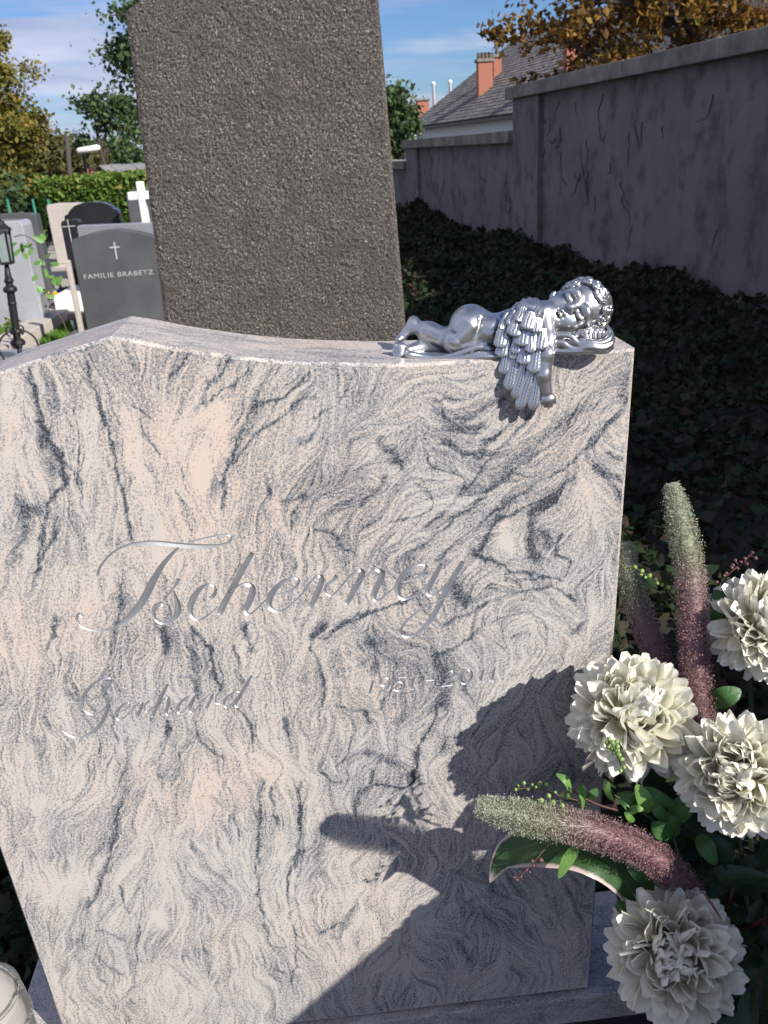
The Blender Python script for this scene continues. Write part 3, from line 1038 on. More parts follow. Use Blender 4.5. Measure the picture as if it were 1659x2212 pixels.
# --- torso, seat, legs
bd.ell(L(588, 428, .016), (U(128), U(130), U(128)), .006)
bd.ell(L(712, 470, .004), (U(92), U(118), U(105)), .003)
bd.cone(L(690, 470, .02), L(860, 430, .022), U(100), U(95), .012)
bd.cone(L(860, 430, .022), L(1010, 400, .02), U(92), U(108), .012)
bd.cone(L(1010, 400, .02), L(1060, 390, .016), U(108), U(85), .010)
bd.cone(L(575, 450, .002), L(500, 525, -.004), U(112), U(76), .010)           # near thigh
bd.cone(L(600, 520, .0), L(520, 560, -.002), U(70), U(46), .006)
bd.cone(L(485, 520, .004), L(330, 470, .018), U(62), U(64), .007)            # near calf
bd.cone(L(330, 470, .018), L(242, 428, .026), U(62), U(36), .006)
bd.cone(L(230, 400, .026), L(228, 440, .024), U(34), U(36), .005)            # heel
bd.cone(L(225, 425, .024), L(150, 505, .020), U(36), U(24), .005)            # sole
bd.ell(L(143, 512, .018), (U(24), U(30), U(20)), .003)
bd.cone(L(470, 560, .026), L(300, 560, .020), U(52), U(45), .006)            # far leg beneath
bd.cone(L(300, 560, .020), L(190, 585, .004), U(45), U(34), .006)
bd.cone(L(172, 566, -.005), L(168, 606, -.007), U(38), U(34), .004)
bd.cone(L(150, 556, -.007), L(148, 616, -.008), U(24), U(20), .004)                      # front foot, toes to the viewer
for i_, (tx, ty, tr) in enumerate(((142, 548, 15), (135, 570, 12), (133, 590, 11), (134, 608, 10), (140, 624, 9))):
    bd.ell(L(tx - 4, ty, -.008), (U(tr), U(tr * 1.6), U(tr)), .0012)
bd.cone(L(654, 395, -.0105), L(622, 530, -.0200), U(4), U(6), .007, 'cut')      # cleft
bd.cone(L(450, 440, -.006), L(500, 470, -.016), U(8), U(8), .004, 'cut')
bd.cone(L(262, 398, .004), L(258, 450, -.004), U(6), U(6), .003, 'cut')
# --- shoulder and hanging arm
bd.ell(L(1015, 365, .006), (U(85), U(80), U(75)), .008)
bd.cone(L(1020, 370, .0), L(1052, 520, -.014), U(66), U(52), .006)
bd.cone(L(1052, 520, -.014), L(1046, 600, -.024), U(50), U(42), .005)
bd.cone(L(1046, 600, -.024), L(1030, 720, -.0225), U(42), U(44), .005)
bd.cone(L(1030, 720, -.0225), L(1050, 815, -.020), U(46), U(36), .004)
bd.ell(L(1060, 862, -.0185), (U(48), U(34), U(42)), .003)                    # hand
for i_, (fx, fy, fl) in enumerate(((1026, 888, 18), (1044, 897, 22), (1064, 900, 22), (1082, 896, 18))):
    bd.cone(L(fx, fy - 8, -.021), L(fx + 3, fy + fl * .6, -.0175), U(11), U(8.5), .001)
bd.cone(L(1095, 860, -.019), L(1103, 885, -.0185), U(13), U(9), .002)        # thumb
bd.cone(L(1012, 826, -.030), L(1092, 812, -.030), U(5), U(5), .003, 'cut')     # wrist crease
# --- neck and head
bd.cone(L(1050, 390, .012), L(1130, 400, .010), U(80), U(78), .008)
HH = U(395)                                                # chin to crown
hz = np.array((0.872, 0.10, 0.478)); hz /= np.linalg.norm(hz)   # crown direction
hf = np.array((-0.16, -0.97, 0.12)); hf -= hz * (hf @ hz); hf /= np.linalg.norm(hf)   # face direction
hx = np.cross(hf, hz)                                     # the figure's own left-right
HO = np.array(L(1056, 410, .002))                         # chin
HR = np.stack([hx, -hf, hz])                              # rows: head axes (x, y back, z up)


def Hd(x, y, z):
    return HO + (hx * x - hf * (y + .30) + hz * z) * HH


def hell(c, r, k=.003, mode='add', vol=None):
    (vol or bd).ell(Hd(*c), np.array(r) * HH, k, mode, HR)


def hcone(a, b, ra, rb, k=.002, mode='add', vol=None):
    (vol or bd).cone(Hd(*a), Hd(*b), ra * HH, rb * HH, k, mode)


hell((0, .06, .60), (.395, .43, .39), .004)
hell((0, -.10, .36), (.325, .29, .33), .010)
hell((0, -.19, .64), (.30, .20, .24), .010)
for sx in (-1, 1):
    hell((sx * .175, -.235, .275), (.135, .13, .135), .007)
hell((0, -.315, .075), (.105, .085, .075), .006)
hell((0, -.285, .20), (.13, .12, .12), .006)
for sx in (-1, 1):                                        # eyes, closed
    hell((sx * .155, -.462, .458), (.105, .070, .062), .007, 'cut')
    hell((sx * .155, -.335, .452), (.086, .062, .058), .0012)
    P_ = [(sx * (.155 + .086 * t), -.388 + .030 * t * t, .428 + .022 * t * t) for t in np.linspace(-1, 1, 7)]
    for a_, b_ in zip(P_[:-1], P_[1:]):
        hcone(a_, b_, .009, .009, .0009, 'cut')
    P_ = [(sx * (.155 + .10 * t), -.402 + .035 * t * t, .405 + .03 * t * t) for t in np.linspace(-1, 1, 6)]
    for a_, b_ in zip(P_[:-1], P_[1:]):
        hcone(a_, b_, .010, .010, .004)
    P_ = [(sx * (.15 + .115 * t), -.415 + .05 * t * t, .545 - .03 * t * t) for t in np.linspace(-1, 1, 6)]
    for a_, b_ in zip(P_[:-1], P_[1:]):
        hcone(a_, b_, .022, .022, .006)
hcone((0, -.385, .49), (0, -.455, .375), .030, .044, .006)   # nose
hell((0, -.468, .352), (.050, .046, .042), .003)
for sx in (-1, 1):
    hell((sx * .050, -.425, .338), (.034, .040, .030), .0022)
    hell((sx * .026, -.462, .312), (.014, .018, .014), .0014, 'cut')
for sx in (-1, 1):                                        # lips
    hcone((sx * .018, -.432, .238), (sx * .078, -.395, .212), .021, .012, .002)
hell((0, -.425, .180), (.052, .030, .024), .002)
hell((0, -.405, .142), (.05, .02, .016), .003, 'cut')
for a_, b_ in (((-.075, -.412, .207), (0, -.455, .210)), ((0, -.455, .210), (.075, -.412, .207))):
    hcone(a_, b_, .012, .012, .0012, 'cut')
hell((0, -.455, .207), (.042, .022, .014), .0015, 'cut')
hcone((0, -.455, .285), (0, -.452, .262), .012, .012, .003, 'cut')
for sx in (-1, 1):                                        # ears
    P_ = [(sx * (.375 + .035 * cos(t)), .0 + .075 * sin(t) * .9, .40 + .105 * cos(t)) for t in np.linspace(-.6, 3.6, 10)]
    for a_, b_ in zip(P_[:-1], P_[1:]):
        hcone(a_, b_, .026, .026, .002)
    hell((sx * .385, .02, .385), (.02, .06, .075), .003)
# --- hand beneath the cheek
for i_, fx in enumerate((1292, 1318, 1344, 1368)):
    bd.cone(L(fx, 474, -.012 + .001 * i_), L(fx + 4, 512 - 4 * i_, -.013 + .0015 * i_), U(14), U(12.5), .0008)
bd.cone(L(1250, 480, -.004), L(1300, 470, .002), U(26), U(30), .004)
bd.cone(L(1300, 470, .006), L(1370, 470, .008), U(30), U(24), .004)
floor_sl = None


def smooth_body(vol):
    V, F = vol.nets()
    return to_world(V), F


def silver_fig():
    gg = mat('silver_figure')
    P = objco(gg)
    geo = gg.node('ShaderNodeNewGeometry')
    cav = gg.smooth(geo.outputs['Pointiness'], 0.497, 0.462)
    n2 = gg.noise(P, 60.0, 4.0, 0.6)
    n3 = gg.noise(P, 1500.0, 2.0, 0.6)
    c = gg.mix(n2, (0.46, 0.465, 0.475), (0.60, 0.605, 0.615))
    c = gg.mix(gg.mul(cav, 0.85), c, (0.085, 0.072, 0.055))   # dark wash painting recess shade into the hollows
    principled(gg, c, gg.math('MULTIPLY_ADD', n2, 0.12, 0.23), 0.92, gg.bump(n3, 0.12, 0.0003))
    return gg.m


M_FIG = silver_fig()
fig = thing('cherub_figurine', 'silver sleeping cherub figurine lying on top of the granite headstone', 'figurine', (_c0.x, 0.05, Zt))

# keep the lying body on the stone, but let the arm hang in front of it
sl_, (x_, y_, z_) = bd.sub(bd.lo, bd.lo + bd.n * bd.vs)
wy_ = ANP[1, 0] * x_ + ANP[1, 1] * y_ + ANP[1, 2] * z_ + ANP[1, 3]
wz_ = ANP[2, 0] * x_ + ANP[2, 1] * y_ + ANP[2, 2] * z_ + ANP[2, 3]
bd.d = np.maximum(bd.d, np.minimum(Zt - wz_, wy_ + 0.0015).astype(np.float32))
del x_, y_, z_, wy_, wz_
V_, F_ = smooth_body(bd)
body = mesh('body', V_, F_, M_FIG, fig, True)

# --- hair: a cap of curls
hv = Vol((0.05, -0.04, -0.02), (0.145, 0.08, 0.108), VS)
hell((0, .085, .64), (.415, .43, .385), .003, vol=hv)
hell((0, -.30, .48), (.36, .22, .36), .006, 'cut', vol=hv)
hell((0, .10, .12), (.6, .6, .22), .006, 'cut', vol=hv)
rr = random.Random(5)


def curl(c, r, turns, sgn, tilt, w):
    """spiral lock lying on the skull round the point c (head units)"""
    c = Vector(c)
    n = (c - Vector((0, .07, .58))).normalized()
    t1 = n.cross(Vector((sin(tilt), cos(tilt), .3))).normalized()
    t2 = n.cross(t1)
    P = []
    N = int(9 * turns)
    for i in range(N + 1):
        f = i / N
        a = sgn * 2 * pi * turns * f + tilt
        rad = r * (1 - .82 * f)
        p = c + (t1 * cos(a) + t2 * sin(a)) * rad + n * (.010 + .035 * f)
        P.append(tuple(Hd(*p)) + ((w * (1 - .35 * f)) * HH,))
    hv.chain(P, .0011)


curl((-.02, -.33, .86), .125, 1.7, 1, .3, .034)           # the big forelock
curl((-.02, -.33, .86), .06, 1.0, 1, 2.0, .026)
for (a_, e_) in [(x_ + .35 * (j_ % 2), y_) for j_, y_ in enumerate((0.20, .55, .9, 1.25)) for x_ in np.linspace(-2.9, 2.7, 11 - 2 * j_)]:
    d_ = Vector((sin(a_) * cos(e_), cos(a_) * cos(e_), sin(e_)))
    p_ = Vector((0, .085, .62)) + Vector((d_.x * .41, d_.y * .42, d_.z * .38))
    if p_.y < -.24 and p_.z < .80:
        continue
    if (p_ - Vector((-.02, -.33, .86))).length < .15:
        continue
    curl(tuple(p_), rr.uniform(.075, .11), rr.uniform(1.2, 1.7), rr.choice((-1, 1)), rr.uniform(0, 6), rr.uniform(.024, .032))
for (x_, y_, z_) in ((-.33, -.22, .72), (.33, -.22, .72), (-.37, -.12, .56), (.37, -.12, .56), (.25, -.31, .80), (-.26, -.30, .82), (.12, -.36, .86), (.38, .05, .30), (-.39, .10, .30), (.36, .22, .28), (-.36, .22, .28), (.30, -.27, .62)):
    curl((x_, y_, z_), .08, 1.4, rr.choice((-1, 1)), rr.uniform(0, 6), .027)
V_, F_ = smooth_body(hv)
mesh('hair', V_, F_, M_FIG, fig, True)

# --- cloth below the figure
cl_ = Vol((-0.13, -0.03, -0.085), (0.145, 0.06, 0.03), VS)


def fold(pts, k=.0025):
    S = spline([L(a, b - 2, y - .008)[:3] + (U(r),) for (a, b, y, r) in pts], 5)
    cl_.chain(S, k)


fold([(225, 606, -.010, 20), (300, 618, -.006, 18), (400, 628, -.006, 16), (480, 615, -.008, 15), (560, 590, -.010, 15), (640, 562, -.008, 16), (720, 575, -.006, 16)])
fold([(240, 632, -.006, 14), (340, 640, -.008, 12), (450, 640, -.010, 12), (560, 625, -.012, 14), (660, 600, -.012, 14), (760, 605, -.010, 14)])
fold([(480, 636, -.008, 12), (600, 632, -.012, 11), (700, 618, -.014, 12), (790, 620, -.010, 12)])
fold([(540, 560, -.004, 18), (610, 548, -.006, 16), (690, 545, -.004, 18)])
for a_, b_ in (((230, 620, .010), (760, 615, .010)), ((260, 625, .03), (1000, 600, .03)), ((760, 600, .008), (1080, 580, .01))):
    cl_.cone(L(*a_), L(*b_), U(30), U(36), .006)
fold([(1080, 500, -.006, 18), (1130, 492, -.010, 17), (1180, 500, -.011, 15), (1210, 530, -.011, 16), (1240, 545, -.012, 15), (1290, 535, -.014, 16), (1350, 540, -.013, 16), (1395, 520, -.010, 15), (1412, 490, -.004, 13), (1405, 465, .004, 10)])
fold([(1080, 545, -.006, 18), (1130, 535, -.010, 15), (1170, 560, -.011, 14), (1220, 575, -.012, 14), (1290, 560, -.016, 14), (1360, 568, -.014, 14), (1410, 545, -.009, 14), (1425, 510, -.002, 11)])
fold([(1080, 582, -.008, 14), (1180, 588, -.012, 12), (1280, 586, -.014, 12), (1380, 588, -.011, 11), (1425, 560, -.004, 10)])
fold([(1210, 500, -.008, 14), (1235, 475, -.008, 12), (1265, 490, -.010, 13), (1270, 520, -.012, 12), (1245, 520, -.012, 12)], .0015)
fold([(1395, 440, .004, 8), (1415, 470, -.002, 8), (1428, 505, -.001, 7)], .0012)
for a_, b_ in (((1080, 545, .012), (1400, 545, .012)), ((1080, 560, .03), (1400, 545, .03)), ((1100, 510, .02), (1380, 510, .025))):
    cl_.cone(L(*a_), L(*b_), U(44), U(40), .006)
sl_, (x_, y_, z_) = cl_.sub(cl_.lo, cl_.lo + cl_.n * cl_.vs)
wz_ = ANP[2, 0] * x_ + ANP[2, 1] * y_ + ANP[2, 2] * z_ + ANP[2, 3]
cl_.d = np.maximum(cl_.d, (Zt - .0006 - wz_).astype(np.float32))
del x_, y_, z_, wz_
V_, F_ = smooth_body(cl_)
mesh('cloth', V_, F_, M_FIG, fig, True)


# --- wing feathers, each a part: (root x, y, tip x, y, width, depth at root, depth at tip)
def W2(x, y, d):
    return Vector(L(663.5 + .3265 * x, 273.2 + .3265 * y, d))


FEA = [
 (500, 860, 390, 1365, 185, -.022, -.0235), (620, 1000, 490, 1655, 195, -.0225, -.0235), (780, 1120, 615, 1815, 185, -.023, -.0235), (920, 1200, 695, 2005, 205, -.0235, -.023), (1060, 1280, 935, 2010, 180, -.0235, -.023),
 (450, 640, 335, 1055, 200, -.024, -.0275), (610, 700, 560, 1100, 150, -.024, -.027), (790, 780, 745, 1185, 210, -.026, -.030), (1010, 820, 925, 1345, 225, -.027, -.030), (1155, 840, 1095, 1355, 150, -.026, -.029),
 (430, 440, 305, 885, 210, -.026, -.032), (640, 640, 590, 1000, 150, -.027, -.030), (770, 480, 700, 860, 220, -.030, -.034), (890, 560, 870, 975, 165, -.030, -.035), (1075, 540, 1040, 925, 190, -.029, -.034),
 (610, 240, 500, 515, 180, -.022, -.032), (660, 350, 540, 685, 220, -.030, -.036), (870, 260, 780, 570, 215, -.033, -.039), (985, 360, 950, 625, 165, -.033, -.038), (470, 270, 350, 565, 140, -.017, -.030),
 (735, 170, 655, 435, 170, -.026, -.037), (820, 80, 720, 285, 140, -.014, -.030), (915, 90, 830, 300, 130, -.017, -.034), (720, 110, 615, 275, 110, -.010, -.024), (760, 20, 690, 190, 120, -.004, -.018), (860, 0, 790, 170, 120, -.006, -.021), (960, 10, 900, 190, 120, -.008, -.024), (640, 90, 560, 230, 110, -.004, -.016), (1010, 170, 900, 380, 130, -.024, -.037), (1080, 560, 1160, 880, 60, -.026, -.031)]
wm = MB()
# the fleshy root of the wing below the small feathers
wv = Vol((-0.05, -0.045, -0.075), (0.07, 0.04, 0.075), VS)
wv.ell(tuple(W2(820, 215, -.002)), (U(86), U(70), U(62)), .006)
wv.cone(tuple(W2(820, 260, -.012)), tuple(W2(640, 620, -.016)), U(70), U(48), .008)
wv.cone(tuple(W2(930, 280, -.014)), tuple(W2(900, 800, -.018)), U(60), U(34), .008)
wv.cone(tuple(W2(560, 500, -.012)), tuple(W2(480, 900, -.018)), U(40), U(16), .006)
wv.cone(tuple(W2(900, 700, -.018)), tuple(W2(800, 1250, -.021)), U(40), U(10), .006)
V_, F_ = smooth_body(wv)
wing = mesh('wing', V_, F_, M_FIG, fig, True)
for (x0, y0, x1, y1, w, d0, d1) in FEA:
    A_, B_ = W2(x0, y0, d0), W2(x1, y1, d1)
    ax = B_ - A_
    ln = ax.length
    ax.normalize()
    side = ax.cross(Vector((0, -1, 0))).normalized()
    out = side.cross(ax).normalized()
    if out.y > 0:
        out = -out
    W_ = U(w * .3265) * (.56 if y1 > 1300 else .60)
    fv, ff = [], []
    nu, nv = 15, int(min(max(ln / .0007, 30), 170))
    bend = rr.uniform(-.10, .04) * (ln / W_) * .12
    for back in (0, 1):
        for j in range(nv):
            t = j / (nv - 1)
            prof = (0.62 + 0.38 * min(t / .45, 1.0)) * (1.0 if t < .80 else sqrt(max(1 - ((t - .80) / .205) ** 2, 0.0)))
            for i in range(nu):
                s_ = -1 + 2 * i / (nu - 1)
                arch = (1 - s_ * s_) * W_ * (.30 if y1 > 1300 else .24)
                barb = 0.0
                if not back:
                    ph = (t * ln / (.0042 if y1 > 1300 else .0034)) + abs(s_) * 1.35
                    barb = (.00009 if y1 > 1300 else .00006) * sin(2 * pi * ph) * min(abs(s_) * 3, 1) * (1 - s_ ** 6)
                    if abs(s_) < .13:
                        barb += .0007 * (1 - t * .6)
                    elif abs(s_) < .30:
                        barb -= .0006
                wob = bend * W_ * 4 * (t - t * t) + .0004 * sin(9 * t + s_ * 2 + x0)
                p = A_ + ax * (ln * t) + side * (s_ * W_ * prof + wob) + out * ((arch + barb) * (prof if t > .8 else 1) - (.0022 if back else 0.0))
                fv.append(tuple(AM @ p))
    q = nu * nv
    for j in range(nv - 1):
        for i in range(nu - 1):
            a = j * nu + i
            ff.append((a, a + 1, a + nu + 1, a + nu))
            ff.append((q + a, q + a + nu, q + a + nu + 1, q + a + 1))
        for i in (0, nu - 1):
            a = j * nu + i
            ff.append((a, a + nu, q + a + nu, q + a))
    for j in (0, nv - 1):
        for i in range(nu - 1):
            a = j * nu + i
            ff.append((a, a + 1, q + a + 1, q + a))
    b_ = MB()
    b_.v, b_.f = fv, ff
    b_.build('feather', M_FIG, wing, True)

# ------------------------------------------------------------------ flowers in front of the stone
def atd(px, py, dep):
    return CAM + (FWD * FPX + RGT * (px - IW / 2) - UPV * (py - IH / 2)) * (dep / FPX)


C6 = lambda x, y: ((1400 + x * .6317) / 1.47558, (2400 + y * .6317) / 1.47558)
C5 = lambda x, y: ((1600 + x * .5112) / 1.47558, (1500 + y * .5112) / 1.47558)


def petal_mat():
    gg = mat('cream_petal')
    oc = objco(gg)
    x, y, z = gg.sep(oc)
    t = gg.math('DIVIDE', y, 1.0)
    fib = gg.noise(gg.vec('MULTIPLY', oc, (40.0, 3.0, 3.0)), 1.0, 2.0, 0.5)
    rnd = gg.node('ShaderNodeObjectInfo').outputs['Random']
    c = gg.ramp(t, [(0.0, (0.84, 0.78, 0.36)), (0.30, (0.94, 0.89, 0.62)), (0.6, (0.965, 0.935, 0.78)), (1.0, (0.975, 0.955, 0.87))])
    f = gg.math('MULTIPLY_ADD', fib, 0.06, gg.math('MULTIPLY_ADD', rnd, 0.06, 0.90))
    c = gg.mix(1.0, c, gg.xyz(f, f, f), 'MULTIPLY')
    p = principled(gg, c, 0.55, 0.0, gg.bump(fib, 0.12, 0.01), 0.3)
    tr = gg.node('ShaderNodeBsdfTranslucent', {'Color': gg.mix(0.6, c, (0.97, 0.95, 0.80))})
    mx = gg.node('ShaderNodeMixShader', {0: 0.32, 1: p.outputs[0], 2: tr.outputs[0]})
    gg.nt.links.new(mx.outputs[0], gg.out.inputs[0])
    return gg.m


def leaf_mat(name, c0, c1, rough=0.42, edge=None, trans=0.25):
    gg = mat(name)
    u = gg.node('ShaderNodeAttribute', attribute_name='across').outputs['Fac']
    v = gg.node('ShaderNodeAttribute', attribute_name='along').outputs['Fac']
    P = objco(gg)
    n = gg.noise(P, 60.0, 3.0, 0.6)
    au = gg.math('ABSOLUTE', u)
    vein = gg.smooth(gg.math('ABSOLUTE', gg.sub(gg.math('FRACT', gg.add(gg.mul(v, 8.0), gg.mul(au, -1.1))), 0.5)), 0.07, 0.0)
    mid = gg.smooth(au, 0.07, 0.02)
    c = gg.mix(n, c0, c1)
    c = gg.mix(gg.mul(gg.math('MAXIMUM', gg.mul(vein, 0.35), gg.mul(mid, 0.7)), 0.6), c, (c1[0] * 1.5 + .02, c1[1] * 1.4 + .02, c1[2] * 1.5 + .01))
    if edge:
        c = gg.mix(gg.math('MAXIMUM', gg.smooth(gg.add(au, gg.mul(gg.sub(n, .5), .25)), 0.76, 0.92), gg.smooth(v, 0.90, 0.97)), c, edge)
    p = principled(gg, c, rough, 0.0, gg.bump(vein, 0.25, 0.0012), 0.4)
    tr = gg.node('ShaderNodeBsdfTranslucent', {'Color': gg.mix(1.0, c, (1.1, 1.25, 0.5), 'MULTIPLY')})
    mx = gg.node('ShaderNodeMixShader', {0: trans, 1: p.outputs[0], 2: tr.outputs[0]})
    gg.nt.links.new(mx.outputs[0], gg.out.inputs[0])
    return gg.m


M_PETAL = petal_mat()
M_LEAF = leaf_mat('leaf_green', (0.035, 0.10, 0.030), (0.07, 0.17, 0.045))
M_LEAFB = leaf_mat('leaf_bright', (0.10, 0.22, 0.05), (0.17, 0.32, 0.08))
M_LEAFV = leaf_mat('leaf_margined', (0.030, 0.075, 0.028), (0.055, 0.115, 0.035), 0.38, (0.60, 0.47, 0.44))
M_STEM = simple('green_stem', (0.035, 0.06, 0.022), 0.6)
M_STEMR = simple('red_stem', (0.09, 0.03, 0.03), 0.55)
M_STEMB = simple('brown_twig', (0.10, 0.06, 0.045), 0.7)
M_BUD = simple('green_bud', (0.22, 0.32, 0.08), 0.4)
M_BUDR = simple('dark_bud', (0.12, 0.05, 0.055), 0.45)
M_RED = simple('red_blade', (0.10, 0.018, 0.02), 0.5)


def petal_mesh(curl, cup, tipw, twist=0.0, pw=1.5, tip=.30):
    """blade of unit length that bends by `curl` towards +z on its way out"""
    nu, nv = 5, 9
    V = []
    y = z = 0.0
    for j in range(nv):
        t = j / (nv - 1)
        if j:
            a = curl * ((t - .5 / (nv - 1)) ** pw)
            y += cos(a) / (nv - 1)
            z += sin(a) / (nv - 1)
        a = curl * t ** pw
        w = (.16 + .84 * sin(min(t / .66, 1.0) * pi / 2) ** 1.3) * (1.0 if t < 1 - tip else sqrt(max(1 - ((t - 1 + tip) / (tip * 1.02)) ** 2, .03))) * tipw
        for i in range(nu):
            s = -1 + 2 * i / (nu - 1)
            k = cup * w * s * s
            V.append((s * w + twist * t * .06, y - sin(a) * k, z + cos(a) * k + twist * s * t * .08))
    F = [(j * nu + i, j * nu + i + 1, (j + 1) * nu + i + 1, (j + 1) * nu + i) for j in range(nv - 1) for i in range(nu - 1)]
    me = bpy.data.meshes.new('petal')
    me.from_pydata(V, [], F)
    me.update()
    me.shade_smooth()
    me.materials.append(M_PETAL)
    return me


PET_IN = [petal_mesh(.75, .5, .165, .4), petal_mesh(.55, .6, .15, -.6), petal_mesh(.95, .45, .17, .7), petal_mesh(.65, .7, .16, -.3), petal_mesh(1.2, .5, .16, .2)]
PET_MID = [petal_mesh(.6, .45, .160, .5), petal_mesh(.45, .55, .145, -.5), petal_mesh(.8, .5, .165, .3), petal_mesh(.35, .5, .15, .6), petal_mesh(1.05, .5, .16, -.2)]
PET_OUT = [petal_mesh(.40, .45, .145, .4), petal_mesh(.2, .5, .135, -.5), petal_mesh(.05, .4, .14, .6), petal_mesh(.6, .5, .145, .1)]
M_CORE = simple('flower_core', (0.80, 0.76, 0.45), 0.8)


def flower(label, px, py, dep, rpx, axis, seed, foot, n=295):
    r = random.Random(seed)
    c = atd(px, py, dep)
    R = rpx / FPX * dep
    ax = Vector(axis).normalized()
    t = thing('chrysanthemum', label, 'flower', tuple(c), 'large cream chrysanthemum heads')
    t1 = ax.orthogonal().normalized()
    t2 = ax.cross(t1)
    b = MB()
    b.lathe([(.001, -.28), (.2, -.25), (.38, -.08), (.42, .12), (.30, .34), (.001, .45)], c, 12, Matrix((t1 * R, t2 * R, ax * R)).transposed())
    b.build('core', M_CORE, t, True)
    b = MB()
    F = Vector(foot)
    S = spline([tuple(c - ax * R * .1), tuple(c - ax * R * .9 + Vector((0, 0, -.02))), tuple(c * .4 + F * .6), tuple(F)], 6)
    b.tube([Vector(p) for p in S], .0035, 6)
    b.build('stem', M_STEM, t, True)
    for i in range(n):
        f = (i + .5) / n
        th = math.acos(max(1 - 1.62 * f ** 1.08, -.72)) + r.uniform(-.12, .12)
        ph = i * 2.399963 + r.uniform(-.3, .3)
        d = (ax * cos(th) + (t1 * cos(ph) + t2 * sin(ph)) * sin(th)).normalized()
        inw = ax - d * ax.dot(d)
        inw = inw.normalized() if inw.length > .05 else t1
        side = d.cross(inw).normalized()
        q = r.uniform(-.9, .9)
        inw2 = inw * cos(q) + side * sin(q)
        side2 = d.cross(inw2)
        if th < .8:
            me, ln = r.choice(PET_IN), R * r.uniform(.74, .93)
        elif th < 1.4:
            me, ln = r.choice(PET_MID), R * r.uniform(.78, .95)
        else:
            me, ln = r.choice(PET_OUT), R * r.uniform(.80, .93)
        base = c + d * R * .14 - ax * R * .04
        M_ = Matrix((side2 * ln * r.uniform(.92, 1.15), d * ln, inw2 * ln)).transposed().to_4x4()
        M_.translation = base
        instance('petal', me, M_, t)
    return t


VASE = Vector((0.53, -0.20, 0.30))
toc = (CAM - atd(1365, 1545, 1.1)).normalized()
flower('cream chrysanthemum brightest in sun, overlapping the right edge of the headstone', 1365, 1545, 1.10, 138, toc * .75 + Vector((.25, -.1, .45)), 1, VASE + Vector((-.02, .02, 0)))
flower('cream chrysanthemum at the right picture edge beside the tall upright plume', 1652, 1350, 1.105, 122, toc * .7 + Vector((.1, -.1, .25)), 2, VASE + Vector((.03, .01, 0)))
flower('cream chrysanthemum to the right below the upright plumes, between two other blooms', 1592, 1672, 1.03, 132, toc * .8 + Vector((-.1, 0, .1)), 3, VASE + Vector((.01, -.02, 0)))
flower('lowest cream chrysanthemum, wholly in shade below the arching plume', 1456, 2062, 1.06, 147, toc * .85 + Vector((.0, 0, .15)), 4, VASE + Vector((-.02, -.03, -.02)))


# ---- fuzzy plumes
def plume_mat():
    gg = mat('fuzzy_plume')
    t = gg.node('ShaderNodeAttribute', attribute_name='along').outputs['Fac']
    rnd = gg.node('ShaderNodeNewGeometry').outputs['Random Per Island']
    tt = gg.add(t, gg.mul(gg.sub(rnd, .5), .16))
    c = gg.ramp(tt, [(0.0, (0.46, 0.48, 0.38)), (0.30, (0.37, 0.39, 0.27)), (0.42, (0.38, 0.30, 0.26)), (0.55, (0.36, 0.215, 0.225)), (1.0, (0.25, 0.145, 0.15))])
    f = gg.math('MULTIPLY_ADD', rnd, 0.9, 0.6)
    c = gg.mix(1.0, c, gg.xyz(f, f, f), 'MULTIPLY')
    p = principled(gg, c, 0.5, 0.0, None, 0.4)
    tr = gg.node('ShaderNodeBsdfTranslucent', {'Color': c})
    mx = gg.node('ShaderNodeMixShader', {0: 0.35, 1: p.outputs[0], 2: tr.outputs[0]})
    gg.nt.links.new(mx.outputs[0], gg.out.inputs[0])
    return gg.m


M_PLUME = plume_mat()


def set_attr(o, nm, vals):
    o.data.attributes.new(nm, 'FLOAT', 'POINT').data.foreach_set('value', np.array(vals, np.float32))


